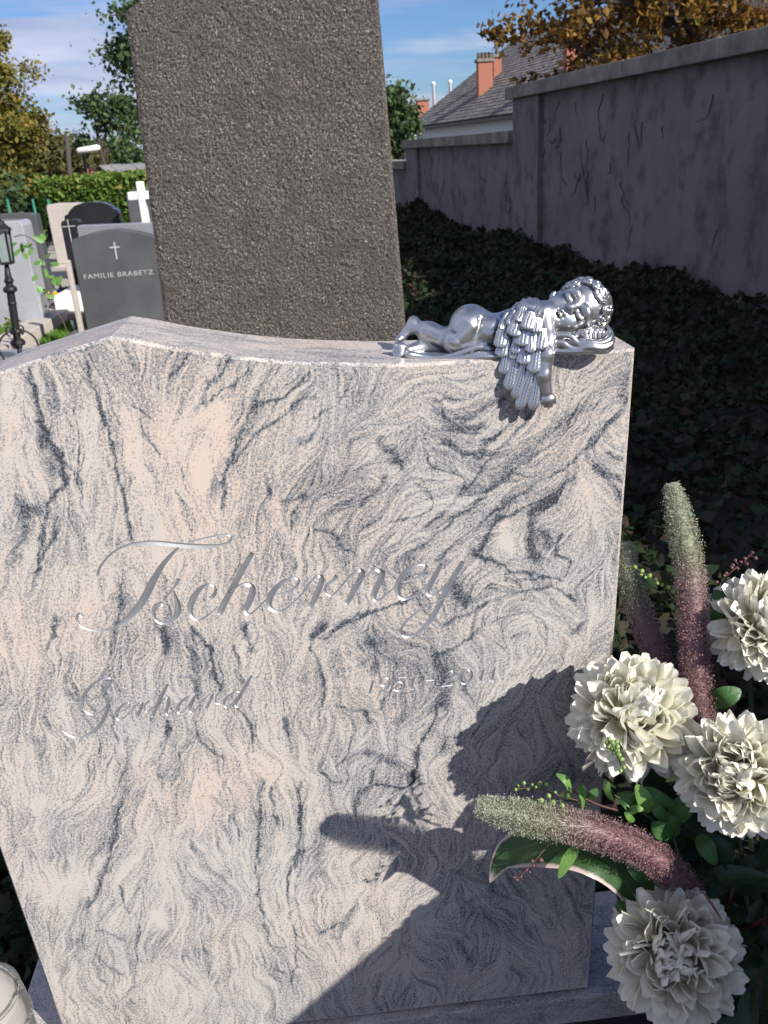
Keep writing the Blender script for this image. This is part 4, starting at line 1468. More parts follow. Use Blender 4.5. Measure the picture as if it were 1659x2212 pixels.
def plume(label, pts, rad, foot, seed, n=10500):
    """pts from the tip down: (px, py, depth)"""
    r = random.Random(seed)
    W_ = [atd(*p) for p in pts]
    S = [Vector(p) for p in spline([tuple(p) for p in W_], 8)]
    t = thing('fuzzy_plume', label, 'plume', tuple(S[-1]), 'green and pink foxtail plumes')
    N = len(S)
    prof = [rad * (.34 + .66 * min((i / (N - 1)) / .22, 1.0) ** .6) for i in range(N)]
    core = mesh('core', *tube(S, [p * .62 for p in prof], 10), M_PLUME, t, True)
    set_attr(core, 'along', np.repeat(np.linspace(0, 1, N), 10))
    V, F, A = [], [], []
    for _ in range(n):
        f = r.random() * (N - 1.001)
        i = int(f)
        fr = f - i
        p = S[i].lerp(S[i + 1], fr)
        tan = (S[i] - S[i + 1]).normalized()
        u = tan.orthogonal().normalized()
        w = tan.cross(u)
        a = r.uniform(0, 2 * pi)
        rd = u * cos(a) + w * sin(a)
        R0 = prof[i]
        tipish = max(0, 1 - f / (N * .16))
        d = (rd + tan * (r.uniform(.25, .75) + tipish * 1.2) + Vector((r.uniform(-.35, .35), r.uniform(-.35, .35), r.uniform(-.35, .35)))).normalized()
        b0 = p + rd * R0 * .5
        ln = R0 * r.uniform(.45, .85) * (1 + .5 * tipish)
        e = b0 + d * ln
        sd = d.cross(rd + Vector((.01, .02, .03)))
        sd = sd.normalized() if sd.length > 1e-6 else u
        wd = .00035
        k = len(V)
        V += [tuple(b0 - sd * wd), tuple(b0 + sd * wd), tuple(e)]
        F.append((k, k + 1, k + 2))
        al = f / (N - 1)
        A += [al] * 3
        for q in range(2 if len(V) % 3 else 1):
            g_ = e - d * ln * r.uniform(0, .45) + Vector((r.uniform(-1, 1), r.uniform(-1, 1), r.uniform(-1, 1))) * .0011
            x1 = Vector((r.uniform(-1, 1), r.uniform(-1, 1), r.uniform(-1, 1))).normalized() * r.uniform(.0005, .0011)
            y1 = x1.orthogonal().normalized() * r.uniform(.0004, .0009)
            k = len(V)
            V += [tuple(g_ - x1), tuple(g_ + y1), tuple(g_ + x1), tuple(g_ - y1)]
            F.append((k, k + 1, k + 2, k + 3))
            A += [al] * 4
    o = mesh('bristles', V, F, M_PLUME, t)
    o['kind'] = 'stuff'
    set_attr(o, 'along', A)
    b = MB()
    Sx = spline([tuple(S[-2]), tuple(S[-1]), tuple(S[-1] * .45 + Vector(foot) * .55), tuple(foot)], 5)
    b.tube([Vector(p) for p in Sx], .003, 6)
    b.build('stem', M_STEMR, t, True)
    return t


plume('tall upright fuzzy plume, green above and pink below, standing left of the right-hand bloom', [(1452, 1052, 1.13), (1468, 1120, 1.13), (1487, 1210, 1.13), (1497, 1300, 1.12), (1500, 1400, 1.12), (1506, 1490, 1.12), (1518, 1580, 1.11)], .0192, VASE, 1)
plume('shorter fuzzy plume leaning behind the right edge of the headstone', [(1352, 1178, 1.19), (1360, 1250, 1.19), (1380, 1320, 1.19), (1410, 1395, 1.18), (1440, 1465, 1.17), (1470, 1540, 1.16)], .0170, VASE, 2)
plume('fuzzy plume arching sideways across the headstone towards the left', [(1036, 1742, 1.03), (1090, 1755, 1.03), (1160, 1770, 1.035), (1240, 1785, 1.04), (1330, 1812, 1.05), (1405, 1848, 1.06), (1460, 1896, 1.08), (1500, 1950, 1.10)], .0205, VASE, 3)


# ---- leaves
def leaf_geo(path, width, normal, cup=.25, wave=0.0, prof=None, nu=7, fold=0.0):
    """blade along path (world points), half width `width`, facing `normal`; gives verts, faces, across, along"""
    P = [Vector(p) for p in path]
    N = len(P)
    V, A, B = [], [], []
    for j, p in enumerate(P):
        t = j / (N - 1)
        tan = (P[min(j + 1, N - 1)] - P[max(j - 1, 0)]).normalized()
        nr = (Vector(normal) - tan * Vector(normal).dot(tan)).normalized()
        sd = tan.cross(nr)
        w = width * (prof(t) if prof else max(sin(pi * min(t * .94 + .03, 1)) ** .75, 0) * (1.12 - .35 * t))
        for i in range(nu):
            s = -1 + 2 * i / (nu - 1)
            V.append(tuple(p + sd * s * w + nr * (cup * w * s * s + abs(s) * fold * w + wave * w * sin(t * 9 + s * 1.5) * abs(s))))
            A.append(s)
            B.append(t)
    F = [(j * nu + i, j * nu + i + 1, (j + 1) * nu + i + 1, (j + 1) * nu + i) for j in range(N - 1) for i in range(nu - 1)]
    return V, F, A, B


def leaf(name, path, width, mt, parent=None, normal=None, **kw):
    V, F, A, B = leaf_geo(path, width, normal or (CAM - Vector(path[0])).normalized(), **kw)
    o = mesh(name, V, F, mt, parent, True)
    set_attr(o, 'across', A)
    set_attr(o, 'along', B)
    return o


def blade(parent, cr, a, b, w, dep, mt, lift=.012, seed=0, name='leaf'):
    """leaf from base a to tip b given on the picture"""
    r = random.Random(seed + int(a[0] + b[1]))
    A_, B_ = atd(*cr(*a), dep), atd(*cr(*b), dep + r.uniform(-.03, .03))
    n = ((CAM - A_).normalized() + Vector((r.uniform(-.5, .5), r.uniform(-.3, .1), r.uniform(-.2, .6)))).normalized()
    mid = (A_ + B_) / 2 + n * lift
    path = [tuple(p) for p in spline([tuple(A_), tuple(mid), tuple(B_)], 6)]
    sc = .6317 if cr is C6 else .5112
    return leaf(name, path, w * sc / 1.4756 / FPX * dep * .5, mt, parent, n, wave=.10, cup=-.15, fold=.18)


mg = thing('margined_leaf', 'broad dark leaf with pale pink margin arching below the sideways plume', 'leaf', tuple(atd(*C6(960, 720), 1.12)))
pth = [atd(*C6(x, y), d) for x, y, d in ((1010, 780, 1.10), (935, 640, 1.10), (810, 520, 1.10), (650, 465, 1.11), (490, 462, 1.12), (365, 500, 1.14), (300, 560, 1.145), (255, 655, 1.15))]
leaf('blade', [tuple(p) for p in spline([tuple(p) for p in pth], 5)], .033, M_LEAFV, mg, ((CAM - pth[3]).normalized() + Vector((0, .2, .5))).normalized(), cup=-.25, fold=.35, wave=.05,
     prof=lambda t: (.35 + .65 * min(t / .3, 1)) * (1 if t < .5 else max(1 - ((t - .5) / .505) ** 1.25, .0)))
MB().tube([tuple(pth[0]), tuple(pth[0] * .4 + VASE * .6), tuple(VASE)], .003, 6).build('stem', M_STEM, mg, True)


def sprig(name, label, cat, cr, path, dep, leaves=(), buds=(), stem=M_STEM, budm=M_BUD, srad=.0014, foot=True, budr=.0034, group=None):
    P = [atd(*cr(x, y), dep + dd) for (x, y, dd) in path]
    t = thing(name, label, cat, tuple(P[0]), group)
    S = [Vector(p) for p in spline([tuple(p) for p in P], 6)]
    b = MB().tube(S, [srad * (1 - .5 * i / len(S)) for i in range(len(S))], 6)
    if foot:
        b.tube([tuple(S[0]), tuple(S[0] * .5 + VASE * .5 + Vector((0, 0, -.02))), tuple(VASE)], srad, 5)
    b.build('stem', stem, t, True)
    for (a, c, w, mt) in leaves:
        blade(t, cr, a, c, w, dep, mt)
    for (x, y, k) in buds:
        c = atd(*cr(x, y), dep + random.uniform(-.008, .008))
        near = min(S, key=lambda q: (q - c).length)
        R = budr * k
        q = MB().lathe([(.0002, -R), (R * .7, -R * .7), (R, 0), (R * .75, R * .65), (R * .3, R * 1.05), (.0002, R * 1.25)], (0, 0, 0), 8,
                       (c - near).to_track_quat('Z', 'Y').to_matrix() if (c - near).length > 1e-5 else None)
        q.v = [tuple(Vector(v) + c) for v in q.v]
        q.tube([tuple(near), tuple(c)], .0006, 4)
        q.build('bud', budm, t, True)
    return t


LF = [((1000, 300), (895, 205), 92, M_LEAF), ((1060, 300), (995, 160), 84, M_LEAFB), ((1180, 262), (1015, 175), 72, M_LEAF), ((1150, 345), (1070, 255), 62, M_LEAF), ((940, 300), (1030, 284), 40, M_LEAFB),
      ((1170, 430), (1075, 350), 92, M_LEAF), ((985, 350), (935, 300), 34, M_LEAFB)]
sprig('leafy_sprig', 'leafy sprig with oval green leaves above the sideways plume', 'foliage', C6, [(1180, 420, .02), (1080, 340, 0), (980, 270, 0), (880, 210, 0)], 1.07, LF)
sprig('leafy_sprig', 'leafy sprig with large dark leaves at right below the middle bloom', 'foliage', C6, [(1330, 560, .03), (1290, 440, .02), (1230, 330, .01)], 1.10, [((1170, 350), (1312, 205), 115, M_LEAF), ((1310, 415), (1395, 565), 95, M_LEAF), ((1200, 420), (1130, 300), 80, M_LEAF)])
sprig('leafy_sprig', 'dark leaves hanging between the sideways plume and the lowest bloom', 'foliage', C6, [(1100, 560, .02), (1000, 500, 0), (860, 470, 0)], 1.09, [((955, 490), (1095, 690), 140, M_LEAF), ((1090, 600), (1180, 690), 90, M_LEAF), ((900, 800), (965, 735), 70, M_LEAF), ((700, 465), (603, 632), 62, M_LEAFB)])
sprig('leafy_sprig', 'upright grey green leaves behind the right-hand bloom', 'foliage', C5, [(1340, 1300, .03), (1330, 1100, .02), (1340, 930, 0)], 1.12, [((1330, 960), (1362, 720), 128, M_LEAF), ((1290, 1450), (1490, 1370), 135, M_LEAF), ((1380, 900), (1420, 760), 70, M_LEAF)])
sprig('leafy_sprig', 'small bright leaves standing out left of the green leaves', 'foliage', C6, [(900, 290, 0), (800, 260, -.005), (700, 210, -.01), (640, 160, -.012)], 1.05, [((665, 205), (590, 105), 44, M_LEAFB), ((725, 285), (700, 190), 32, M_LEAFB), ((880, 245), (855, 145), 36, M_LEAFB), ((760, 230), (800, 180), 50, M_LEAF), ((720, 240), (735, 170), 60, M_LEAF)], stem=M_STEMR, foot=False)
B1 = [(412, 262, 1), (455, 245, 1), (478, 262, .9), (514, 240, 1.1), (575, 250, 1.1), (553, 217, .9), (620, 265, 1), (625, 215, 1), (655, 215, 1.1), (540, 265, .8)]
sprig('bud_sprig', 'sprig of round green buds just above the sideways plume', 'sprig', C6, [(760, 265, .01), (650, 240, 0), (520, 252, 0), (405, 262, 0)], 1.05, (), B1, foot=False)
B2 = [(385, 185, .7), (427, 152, .8), (400, 162, .6), (507, 155, .9), (543, 160, .9), (487, 172, .6), (447, 182, .6), (585, 200, .7), (470, 160, .6)]
sprig('bud_sprig', 'thin brown twig with tiny dark buds over the flower shadow', 'sprig', C6, [(700, 240, .01), (600, 215, 0), (520, 185, 0), (440, 178, 0), (368, 188, 0)], 1.07, (), B2, M_STEMB, M_BUD, .0010, False)
B3 = [(512, 540, 1), (478, 570, .8), (470, 545, .7), (412, 625, .7), (392, 640, .6), (440, 590, .7), (380, 628, .6), (455, 600, .5), (405, 600, .5)]
sprig('bud_sprig', 'brown twig with tiny buds hanging in front of the margined leaf', 'sprig', C6, [(570, 440, .01), (520, 500, 0), (470, 560, 0), (420, 610, 0), (395, 650, 0)], 1.09, (), B3, M_STEMB, M_BUDR, .0010, False)
B4 = [(828, 602, 1), (873, 626, 1), (868, 648, .8), (920, 655, 1), (962, 682, 1), (968, 702, .9), (1042, 728, 1), (1072, 752, 1.1), (1045, 750, .8), (1000, 712, .8), (895, 665, .7)]
sprig('bud_sprig', 'green bud sprig between the two upright plumes', 'sprig', C5, [(1180, 900, .02), (1100, 800, 0), (1000, 718, 0), (900, 655, 0), (820, 595, 0)], 1.15, (), B4)
B5 = [(655, 1698, 1), (668, 1672, .9), (690, 1695, 1), (664, 1722, 1), (688, 1730, 1.1), (715, 1690, .9), (720, 1720, 1), (700, 1758, 1), (730, 1772, 1), (725, 1745, .8), (745, 1800, 1), (760, 1850, .9), (740, 1870, .9)]
sprig('bud_sprig', 'cluster of green buds in front of the sunlit bloom', 'sprig', C5, [(780, 1930, .01), (750, 1850, 0), (720, 1780, -.005), (690, 1720, -.008), (664, 1680, -.008)], .985, (), B5, foot=False, budr=.0031)
B6 = [(1560, 512, .8), (1545, 528, .7), (1580, 545, .8), (1515, 548, .7), (1525, 580, .8), (1490, 570, .7), (1440, 590, .8), (1432, 605, .8), (1415, 690, .7), (1388, 655, .7), (1340, 695, .7), (1470, 610, .7), (1455, 560, .7), (1400, 640, .7)]
sprig('bud_sprig', 'dark purple bud sprig standing behind the right-hand bloom', 'sprig', C5, [(1330, 900, .03), (1370, 720, .01), (1430, 630, 0), (1500, 580, 0), (1560, 505, 0)], 1.13, (), B6, M_STEMR, M_BUDR)
B7 = [(725, 1030, .9), (712, 1060, .8), (750, 1090, .9), (735, 1060, .8), (760, 1110, .7)]
sprig('bud_sprig', 'small green bud sprig low beside the edge of the headstone', 'sprig', C5, [(800, 1160, .02), (760, 1110, 0), (730, 1060, 0), (712, 1010, 0)], 1.2, (), B7)
for i_, (lb, p_) in enumerate((('red grass blade crossing the lowest bloom', [(1330, 700, -.10), (1380, 770, -.11), (1430, 850, -.12)]), ('upright red grass blade right of the lowest bloom', [(1455, 800, 0), (1480, 700, 0), (1500, 600, .01)]),
                               ('red grass blade running in from the right above the lowest bloom', [(1500, 900, .02), (1580, 870, .0), (1665, 825, -.02)]), ('lower red grass blade right of the lowest bloom', [(1470, 985, .02), (1560, 1000, 0), (1665, 1040, -.02)]),
                               ('drooping red grass blade at the lower right', [(1540, 1040, .02), (1590, 1090, 0), (1632, 1185, -.02)]), ('broad red grass blade at the right edge of the picture', [(1560, 780, .03), (1610, 820, .02), (1670, 880, 0)]))):
    P = [atd(*C6(x, y), 1.10 + d) for x, y, d in p_]
    o = leaf('grass_blade', [tuple(q) for q in spline([tuple(q) for q in P], 6)], .0016 + .0006 * (i_ % 3), M_RED, None, cup=.4, nu=3)
    tag(o, lb, 'grass blade', 'red grass blades in the arrangement')
# dark filler foliage low in the arrangement
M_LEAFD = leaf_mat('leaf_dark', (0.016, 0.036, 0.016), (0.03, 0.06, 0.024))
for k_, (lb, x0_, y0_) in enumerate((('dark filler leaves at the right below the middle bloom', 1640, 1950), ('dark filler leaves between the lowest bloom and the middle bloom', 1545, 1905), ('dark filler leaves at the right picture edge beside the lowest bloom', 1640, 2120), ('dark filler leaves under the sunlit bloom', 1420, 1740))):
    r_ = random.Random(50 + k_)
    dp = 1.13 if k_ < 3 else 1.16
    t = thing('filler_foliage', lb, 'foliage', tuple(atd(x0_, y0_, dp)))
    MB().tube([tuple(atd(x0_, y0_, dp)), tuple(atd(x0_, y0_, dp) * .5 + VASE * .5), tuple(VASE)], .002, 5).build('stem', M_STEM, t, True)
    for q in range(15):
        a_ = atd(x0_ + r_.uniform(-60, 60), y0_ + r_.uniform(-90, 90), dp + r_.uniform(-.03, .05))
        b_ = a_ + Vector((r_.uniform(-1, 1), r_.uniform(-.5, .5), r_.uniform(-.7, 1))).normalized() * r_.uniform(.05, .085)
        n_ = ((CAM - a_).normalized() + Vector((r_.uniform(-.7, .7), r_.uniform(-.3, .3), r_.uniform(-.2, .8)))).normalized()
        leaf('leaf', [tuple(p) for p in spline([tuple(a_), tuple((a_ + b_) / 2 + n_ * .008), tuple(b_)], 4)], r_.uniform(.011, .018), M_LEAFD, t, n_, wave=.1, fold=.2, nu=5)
# the pot the arrangement stands in
M_POT = simple('dark_pot', (0.03, 0.03, 0.032), 0.5, 0, .2, 30)
pot = thing('flower_pot', 'dark pot holding the flower arrangement, deep in shade at the right', 'pot', (VASE.x, VASE.y, .165))
MB().lathe([(.001, .165), (.075, .165), (.085, .18), (.10, .30), (.112, .335), (.112, .345), (.10, .345), (.092, .30), (.001, .29)], (VASE.x, VASE.y, 0), 28).build('bowl', M_POT, pot, True)
MB().lathe([(.001, .282), (.093, .284), (.085, .30), (.05, .312), (.001, .315)], (VASE.x, VASE.y, 0), 20).build('moss', simple('moss', (0.03, 0.05, 0.02), .9, 0, .4, 60, .01, 90), pot, True)

# ------------------------------------------------------------------ rough dark obelisk stone behind
def rough_mat():
    gg = mat('bush_hammered_granite')
    P = objco(gg)
    a = gg.noise(P, 210.0, 3.0, 0.7)
    b = gg.noise(P, 14.0, 4.0, 0.6)
    c = gg.ramp(a, [(0.32, (0.026, 0.021, 0.018)), (0.48, (0.092, 0.078, 0.068)), (0.60, (0.165, 0.144, 0.128)), (0.70, (0.46, 0.43, 0.39))])
    c = gg.mix(gg.smooth(b, 0.45, 0.75), c, (0.085, 0.074, 0.066))
    h = gg.noise(P, 260.0, 3.0, 0.7)
    principled(gg, c, 0.8, 0.0, gg.bump(h, 0.9, 0.006), 0.4)
    return gg.m


M_ROUGH = rough_mat()
ob = thing('obelisk_headstone', 'tall dark rough-hewn granite stone standing right behind the pink headstone', 'headstone', (-.08, 1.28, 0))
OY, OZ0, OZ1 = 1.2, 0.30, 1.992
xl = lambda z: -.383 + (z - 1.185) * .031
xr = lambda z: .223 - (z - 1.083) * .034
nxg, zz = 300, np.concatenate([np.arange(OZ0, .95, .02), np.arange(.95, OZ1, .0022)])
gx = np.linspace(0, 1, nxg)
U_, Z_ = np.meshgrid(gx, zz)
ztop = 1.857 + (1 - np.abs(U_ - .5) * 2) * .135
Zc_ = np.minimum(Z_, ztop)
X_ = xl(Zc_) + U_ * (xr(Zc_) - xl(Zc_))
hgt = (vnoise(X_ / .0052, Zc_ / .0052, 31) - .5) * .0032 + (vnoise(X_ / .0031, Zc_ / .0031, 32) - .5) * .0032 + (vnoise(X_ / .06, Zc_ / .06, 33) - .5) * .004
edge = np.minimum(np.minimum(U_, 1 - U_) * 60, 1)
Yo = OY - hgt * edge + (1 - edge) * .006
V_ = np.stack([X_, Yo, Zc_], -1).reshape(-1, 3)
nz_ = len(zz)
q = np.arange((nz_ - 1) * nxg).reshape(nz_ - 1, nxg)[:, :-1].ravel()
F_ = np.stack([q, q + 1, q + nxg + 1, q + nxg], 1)
mesh('front_face', V_, F_, M_ROUGH, ob, True)
outl = [(xl(OZ0), OZ0), (xl(1.857), 1.857), (-.079, 1.992), (xr(1.857), 1.857), (xr(OZ0), OZ0)]
MB().prism([(x, z) for x, z in inset(outl, .0005)], OY + .006, OY + .19).build('shaft', M_ROUGH, ob)
MB().box((-.50, OY - .06, 0), (.34, OY + .26, OZ0), .02).build('plinth', M_ROUGH, ob)


# ------------------------------------------------------------------ boundary wall in stepped sections
def plaster_mat():
    gg = mat('grey_plaster')
    P = poscol(gg)
    n1 = gg.noise(P, 1.3, 5.0, 0.6)
    n2 = gg.noise(gg.vec('MULTIPLY', P, (1.0, 1.0, 0.7)), 4.0, 5.0, 0.65)
    n3 = gg.noise(P, 45.0, 4.0, 0.7)
    c = gg.ramp(n1, [(0.3, (0.150, 0.144, 0.140)), (0.7, (0.210, 0.205, 0.20))])
    c = gg.mix(gg.mul(gg.smooth(n2, 0.46, 0.68), 0.7), c, (0.070, 0.064, 0.060))
    c = gg.mix(gg.mul(gg.smooth(n3, 0.58, 0.75), 0.3), c, (0.12, 0.115, 0.11))
    principled(gg, c, 0.92, 0.0, gg.bump(n3, 0.5, 0.006), 0.2)
    return gg.m


def concrete_mat():
    gg = mat('weathered_concrete')
    P = poscol(gg)
    n1 = gg.noise(P, 4.0, 5.0, 0.65)
    c = gg.ramp(n1, [(0.3, (0.13, 0.12, 0.105)), (0.55, (0.24, 0.22, 0.19)), (0.75, (0.36, 0.33, 0.28))])
    principled(gg, c, 0.95, 0.0, gg.bump(gg.noise(P, 70.0, 4.0, 0.7), 0.6, 0.006), 0.2)
    return gg.m


M_PLAST, M_CONC = plaster_mat(), concrete_mat()
WA, WB = atz(1096, 215, 2.0), atz(1659, 106, 2.0)
wd = Vector((WB.x - WA.x, WB.y - WA.y, 0)).normalized()    # along the wall, towards the viewer
wnv = Vector((wd.y, -wd.x, 0))
if wnv.x > 0:
    wnv = -wnv                                            # out of the wall, into the cemetery
WM = Matrix((-wnv, wd, Vector((0, 0, 1)))).transposed().to_4x4()   # local x into the wall, y along, z up
WM.translation = Vector((WA.x, WA.y, 0))
wall = thing('boundary_wall', 'grey plastered cemetery wall stepping down in sections, in shade at the right', 'wall', (WA.x, WA.y, 0))
SECT = [(0.0, 6.35, 2.0), (-6.2, 0.0, 1.505), (-12.6, -6.2, 1.135), (-19, -12.6, .75), (6.35, 13.0, 2.62), (13.0, 19.5, 3.1)]
for (s0, s1, zt) in SECT:
    MB().box((.12, s0 + .04, -.3), (.42, s1 + .04, zt), 0, WM).build('panel', M_PLAST, wall)
    MB().box((.055, s0 + .03, -.3), (.45, s0 + .92, zt - .002), .008, WM).build('pier', M_PLAST, wall)
    n = 4
    for i in range(n):                                    # coping slabs laid end to end
        a, b = s0 + (s1 - s0) * i / n, s0 + (s1 - s0) * (i + 1) / n
        MB().box((0.0, a + (.002 if i else -.10 if True else 0), zt), (.56, b - .002, zt + .14 + .003 * (i % 2)), .012, WM).build('coping_slab', M_CONC, wall)
# dried creeper stems left on the plaster
M_DRY = simple('dry_creeper', (0.05, 0.042, 0.036), .9)
rr = random.Random(21)
for i in range(46):
    s = rr.uniform(-5.5, 6.0) if i > 20 else rr.uniform(.9, 3.4)
    zt = 2.0 if s > 0 else 1.5
    z = rr.uniform(.7, zt - .1)
    ln = rr.uniform(.10, .40)
    an = rr.choice((1.35, 1.75, 1.1, 2.1)) + rr.uniform(-.2, .2)
    P = []
    for k_ in range(7):
        P.append(WM @ Vector((.116, s, z)))
        s += cos(an) * ln / 6
        z -= sin(an) * ln / 6
        an += rr.uniform(-.8, .8)
    MB().tube(P, [.0060 * (1 - .8 * j / 6) * rr.uniform(.5, 1.3) for j in range(7)], 5).build('dry_creeper_stem', M_DRY, wall, True)


# ------------------------------------------------------------------ leaves in bulk
def leaf_cards(C, size, seed=0, up=.3, elong=1.5):
    """folded four-point leaves at the rows of C"""
    r = np.random.RandomState(seed)
    n = len(C)
    nr = r.normal(size=(n, 3)) + np.array((0, 0, up))
    nr /= np.linalg.norm(nr, axis=1, keepdims=True)
    a = r.normal(size=(n, 3))
    a -= nr * (a * nr).sum(1, keepdims=True)
    a /= np.linalg.norm(a, axis=1, keepdims=True) + 1e-9
    b = np.cross(nr, a)
    s = (size * r.uniform(.45, 1.5, n))[:, None]
    V = np.stack([C - a * s * elong * .5, C + b * s * .5 - nr * s * .18, C + a * s * elong * .5, C - b * s * .5 - nr * s * .18], 1).reshape(-1, 3)
    i = np.arange(n) * 4
    F = np.concatenate([np.stack([i, i + 1, i + 2], 1), np.stack([i, i + 2, i + 3], 1)])
    return V, F


def foliage_mat(name, stops, rough=.6, trans=.3):
    gg = mat(name)
    rnd = gg.node('ShaderNodeNewGeometry').outputs['Random Per Island']
    P = poscol(gg)
    f = gg.add(gg.mul(rnd, .7), gg.mul(gg.noise(P, .9, 2.0, .5), .45))
    c = gg.ramp(f, stops)
    p = principled(gg, c, rough, 0.0, None, 0.25)
    tr = gg.node('ShaderNodeBsdfTranslucent', {'Color': c})
    mx = gg.node('ShaderNodeMixShader', {0: trans, 1: p.outputs[0], 2: tr.outputs[0]})
    gg.nt.links.new(mx.outputs[0], gg.out.inputs[0])
    return gg.m


def bulk(name, V, F, mt, parent=None):
    me = bpy.data.meshes.new(name)
    me.vertices.add(len(V))
    me.vertices.foreach_set('co', np.asarray(V, np.float32).ravel())
    me.loops.add(len(F) * 3)
    me.loops.foreach_set('vertex_index', np.asarray(F, np.int32).ravel())
    me.polygons.add(len(F))
    me.polygons.foreach_set('loop_start', np.arange(len(F), dtype=np.int32) * 3)
    me.update(calc_edges=True)
    me.materials.append(mt)
    o = bpy.data.objects.new(name, me)
    COL.objects.link(o)
    if parent is not None:
        adopt(o, parent)
    return o


M_IVY = foliage_mat('ivy', [(0.0, (0.012, 0.024, 0.011)), (0.5, (0.026, 0.048, 0.018)), (0.72, (0.042, 0.056, 0.022)), (0.84, (0.050, 0.034, 0.022)), (1.0, (0.085, 0.042, 0.034))])
# ground cover on the strip along the wall
wx = lambda y: WA.x + wd.x / wd.y * (y - WA.y) + .12
r_ = np.random.RandomState(4)


def ivy_h(x, y):
    dw = wx(y) - x
    h = .07 + .15 * vnoise(x * 1.6 + 9, y * 1.6, 41) + .10 * vnoise(x * 5, y * 5, 42)
    h += np.exp(-(dw / .55) ** 2) * (.02 + .16 * np.clip(vnoise(y * .55 + 2.2, y * 0 + .5, 43) - .25, 0, 1) + .14 * np.clip((y - 9) / 4, 0, 1))
    h += .30 * np.clip(vnoise(x * 1.9 + 4, y * 1.9, 47) - .52, 0, 1) + .12 * np.clip(vnoise(x * 6, y * 6, 48) - .5, 0, 1)
    h += .12 * np.exp(-((y - 6.6) / 1.2) ** 2) * np.exp(-(dw / .5) ** 2)
    h *= np.clip((x - (.42 + .035 * np.maximum(y, 0))) / .35, .0, 1) ** .5
    return h


Yv = np.concatenate([np.arange(-.6, 6, .14), np.arange(6, 18, .3)])
Tv = np.linspace(0, 1, 26)
Yg, Tg = np.meshgrid(Yv, Tv, indexing='ij')
Xg = (.40 + .035 * np.maximum(Yg, 0)) * (1 - Tg) + wx(Yg) * Tg
Hg = ivy_h(Xg, Yg) - .07
V_ = np.stack([Xg, Yg, np.maximum(Hg, -.05)], -1).reshape(-1, 3)
q = np.arange((len(Yv) - 1) * 26).reshape(-1, 26)[:, :-1].ravel()
bed = mesh('planting_bed', V_, np.stack([q, q + 1, q + 27, q + 26], 1), simple('dark_soil', (0.022, 0.020, 0.014), .95, 0, .4, 12), None, True)
tag(bed, 'dark soil strip below the ivy along the wall', None, None, 'structure')
n = 46000
y_ = r_.uniform(0, 1, n) ** 1.75 * 17.6 - .5
x_ = .42 + .035 * np.maximum(y_, 0) + r_.uniform(0, 1, n) * (wx(y_) - .42 - .035 * np.maximum(y_, 0))
h_ = ivy_h(x_, y_)
z_ = h_ - np.abs(r_.normal(0, .05, n)) + r_.uniform(0, .05, n)
V_, F_ = leaf_cards(np.stack([x_, y_, z_], 1), .036 + .0022 * np.maximum(y_, 0), 5, .9, 1.25)
ivy = bulk('ivy', V_, F_, M_IVY)
tag(ivy, 'dark green and reddish ivy covering the ground along the wall', 'ivy', None, 'stuff')


# ------------------------------------------------------------------ trees
M_BARK = simple('bark', (0.07, 0.055, 0.045), .95, 0, .35, 6, .02, 30)


def tree(name, label, base, crown, trunk_r, leaves, mt, seed, nclump=60, group=None, limbs=14, clump_r=.5, hollow=.35, trunk_top=None, elong=1.5):
    """crown: list of (centre, (rx, ry, rz)); leaves: (count, size)"""
    r = np.random.RandomState(seed)
    base = Vector(base)
    t = thing(name, label, 'tree', tuple(base), group)
    c0 = Vector(crown[0][0])
    top = Vector(trunk_top) if trunk_top is not None else c0
    tp = [base, base.lerp(top, .35) + Vector((r.uniform(-.1, .1), r.uniform(-.1, .1), 0)), base.lerp(top, .7) + Vector((r.uniform(-.2, .2), r.uniform(-.1, .1), 0)), top]
    S = [Vector(p) for p in spline([tuple(p) for p in tp], 4)]
    b = MB().tube(S, [trunk_r * (1 - .75 * i / (len(S) - 1)) for i in range(len(S))], 8)
    CL = []
    for c, rad in crown:
        k = max(3, int(nclump * (rad[0] * rad[2]) / sum(q[1][0] * q[1][2] for q in crown)))
        for _ in range(k):
            d = r.normal(size=3)
            d /= np.linalg.norm(d)
            f = (hollow + (1 - hollow) * r.rand()) ** .6
            CL.append(np.array(c) + d * np.array(rad) * f)
    CL = np.array(CL)
    for i in range(min(limbs, len(CL))):
        p = Vector(CL[r.randint(len(CL))])
        s0 = S[r.randint(len(S) // 2, len(S))]
        md = s0.lerp(p, .5) + Vector((0, 0, r.uniform(-.05, .15) * (p - s0).length))
        Q = [Vector(v) for v in spline([tuple(s0), tuple(md), tuple(p)], 4)]
        b.tube(Q, [trunk_r * .42 * (1 - .85 * j / (len(Q) - 1)) for j in range(len(Q))], 6)
    b.build('trunk', M_BARK, t, True)
    cnt, size = leaves
    per = r.dirichlet(np.ones(len(CL)) * 2.0)
    ids = r.choice(len(CL), cnt, p=per)
    C = CL[ids] + r.normal(size=(cnt, 3)) * clump_r * r.uniform(.45, 1.1, len(CL))[ids][:, None] * np.array((1, 1, .75))
    V, F = leaf_cards(C, size, seed + 1, .4, elong)
    o = bulk('crown', V, F, mt, t)
    return t


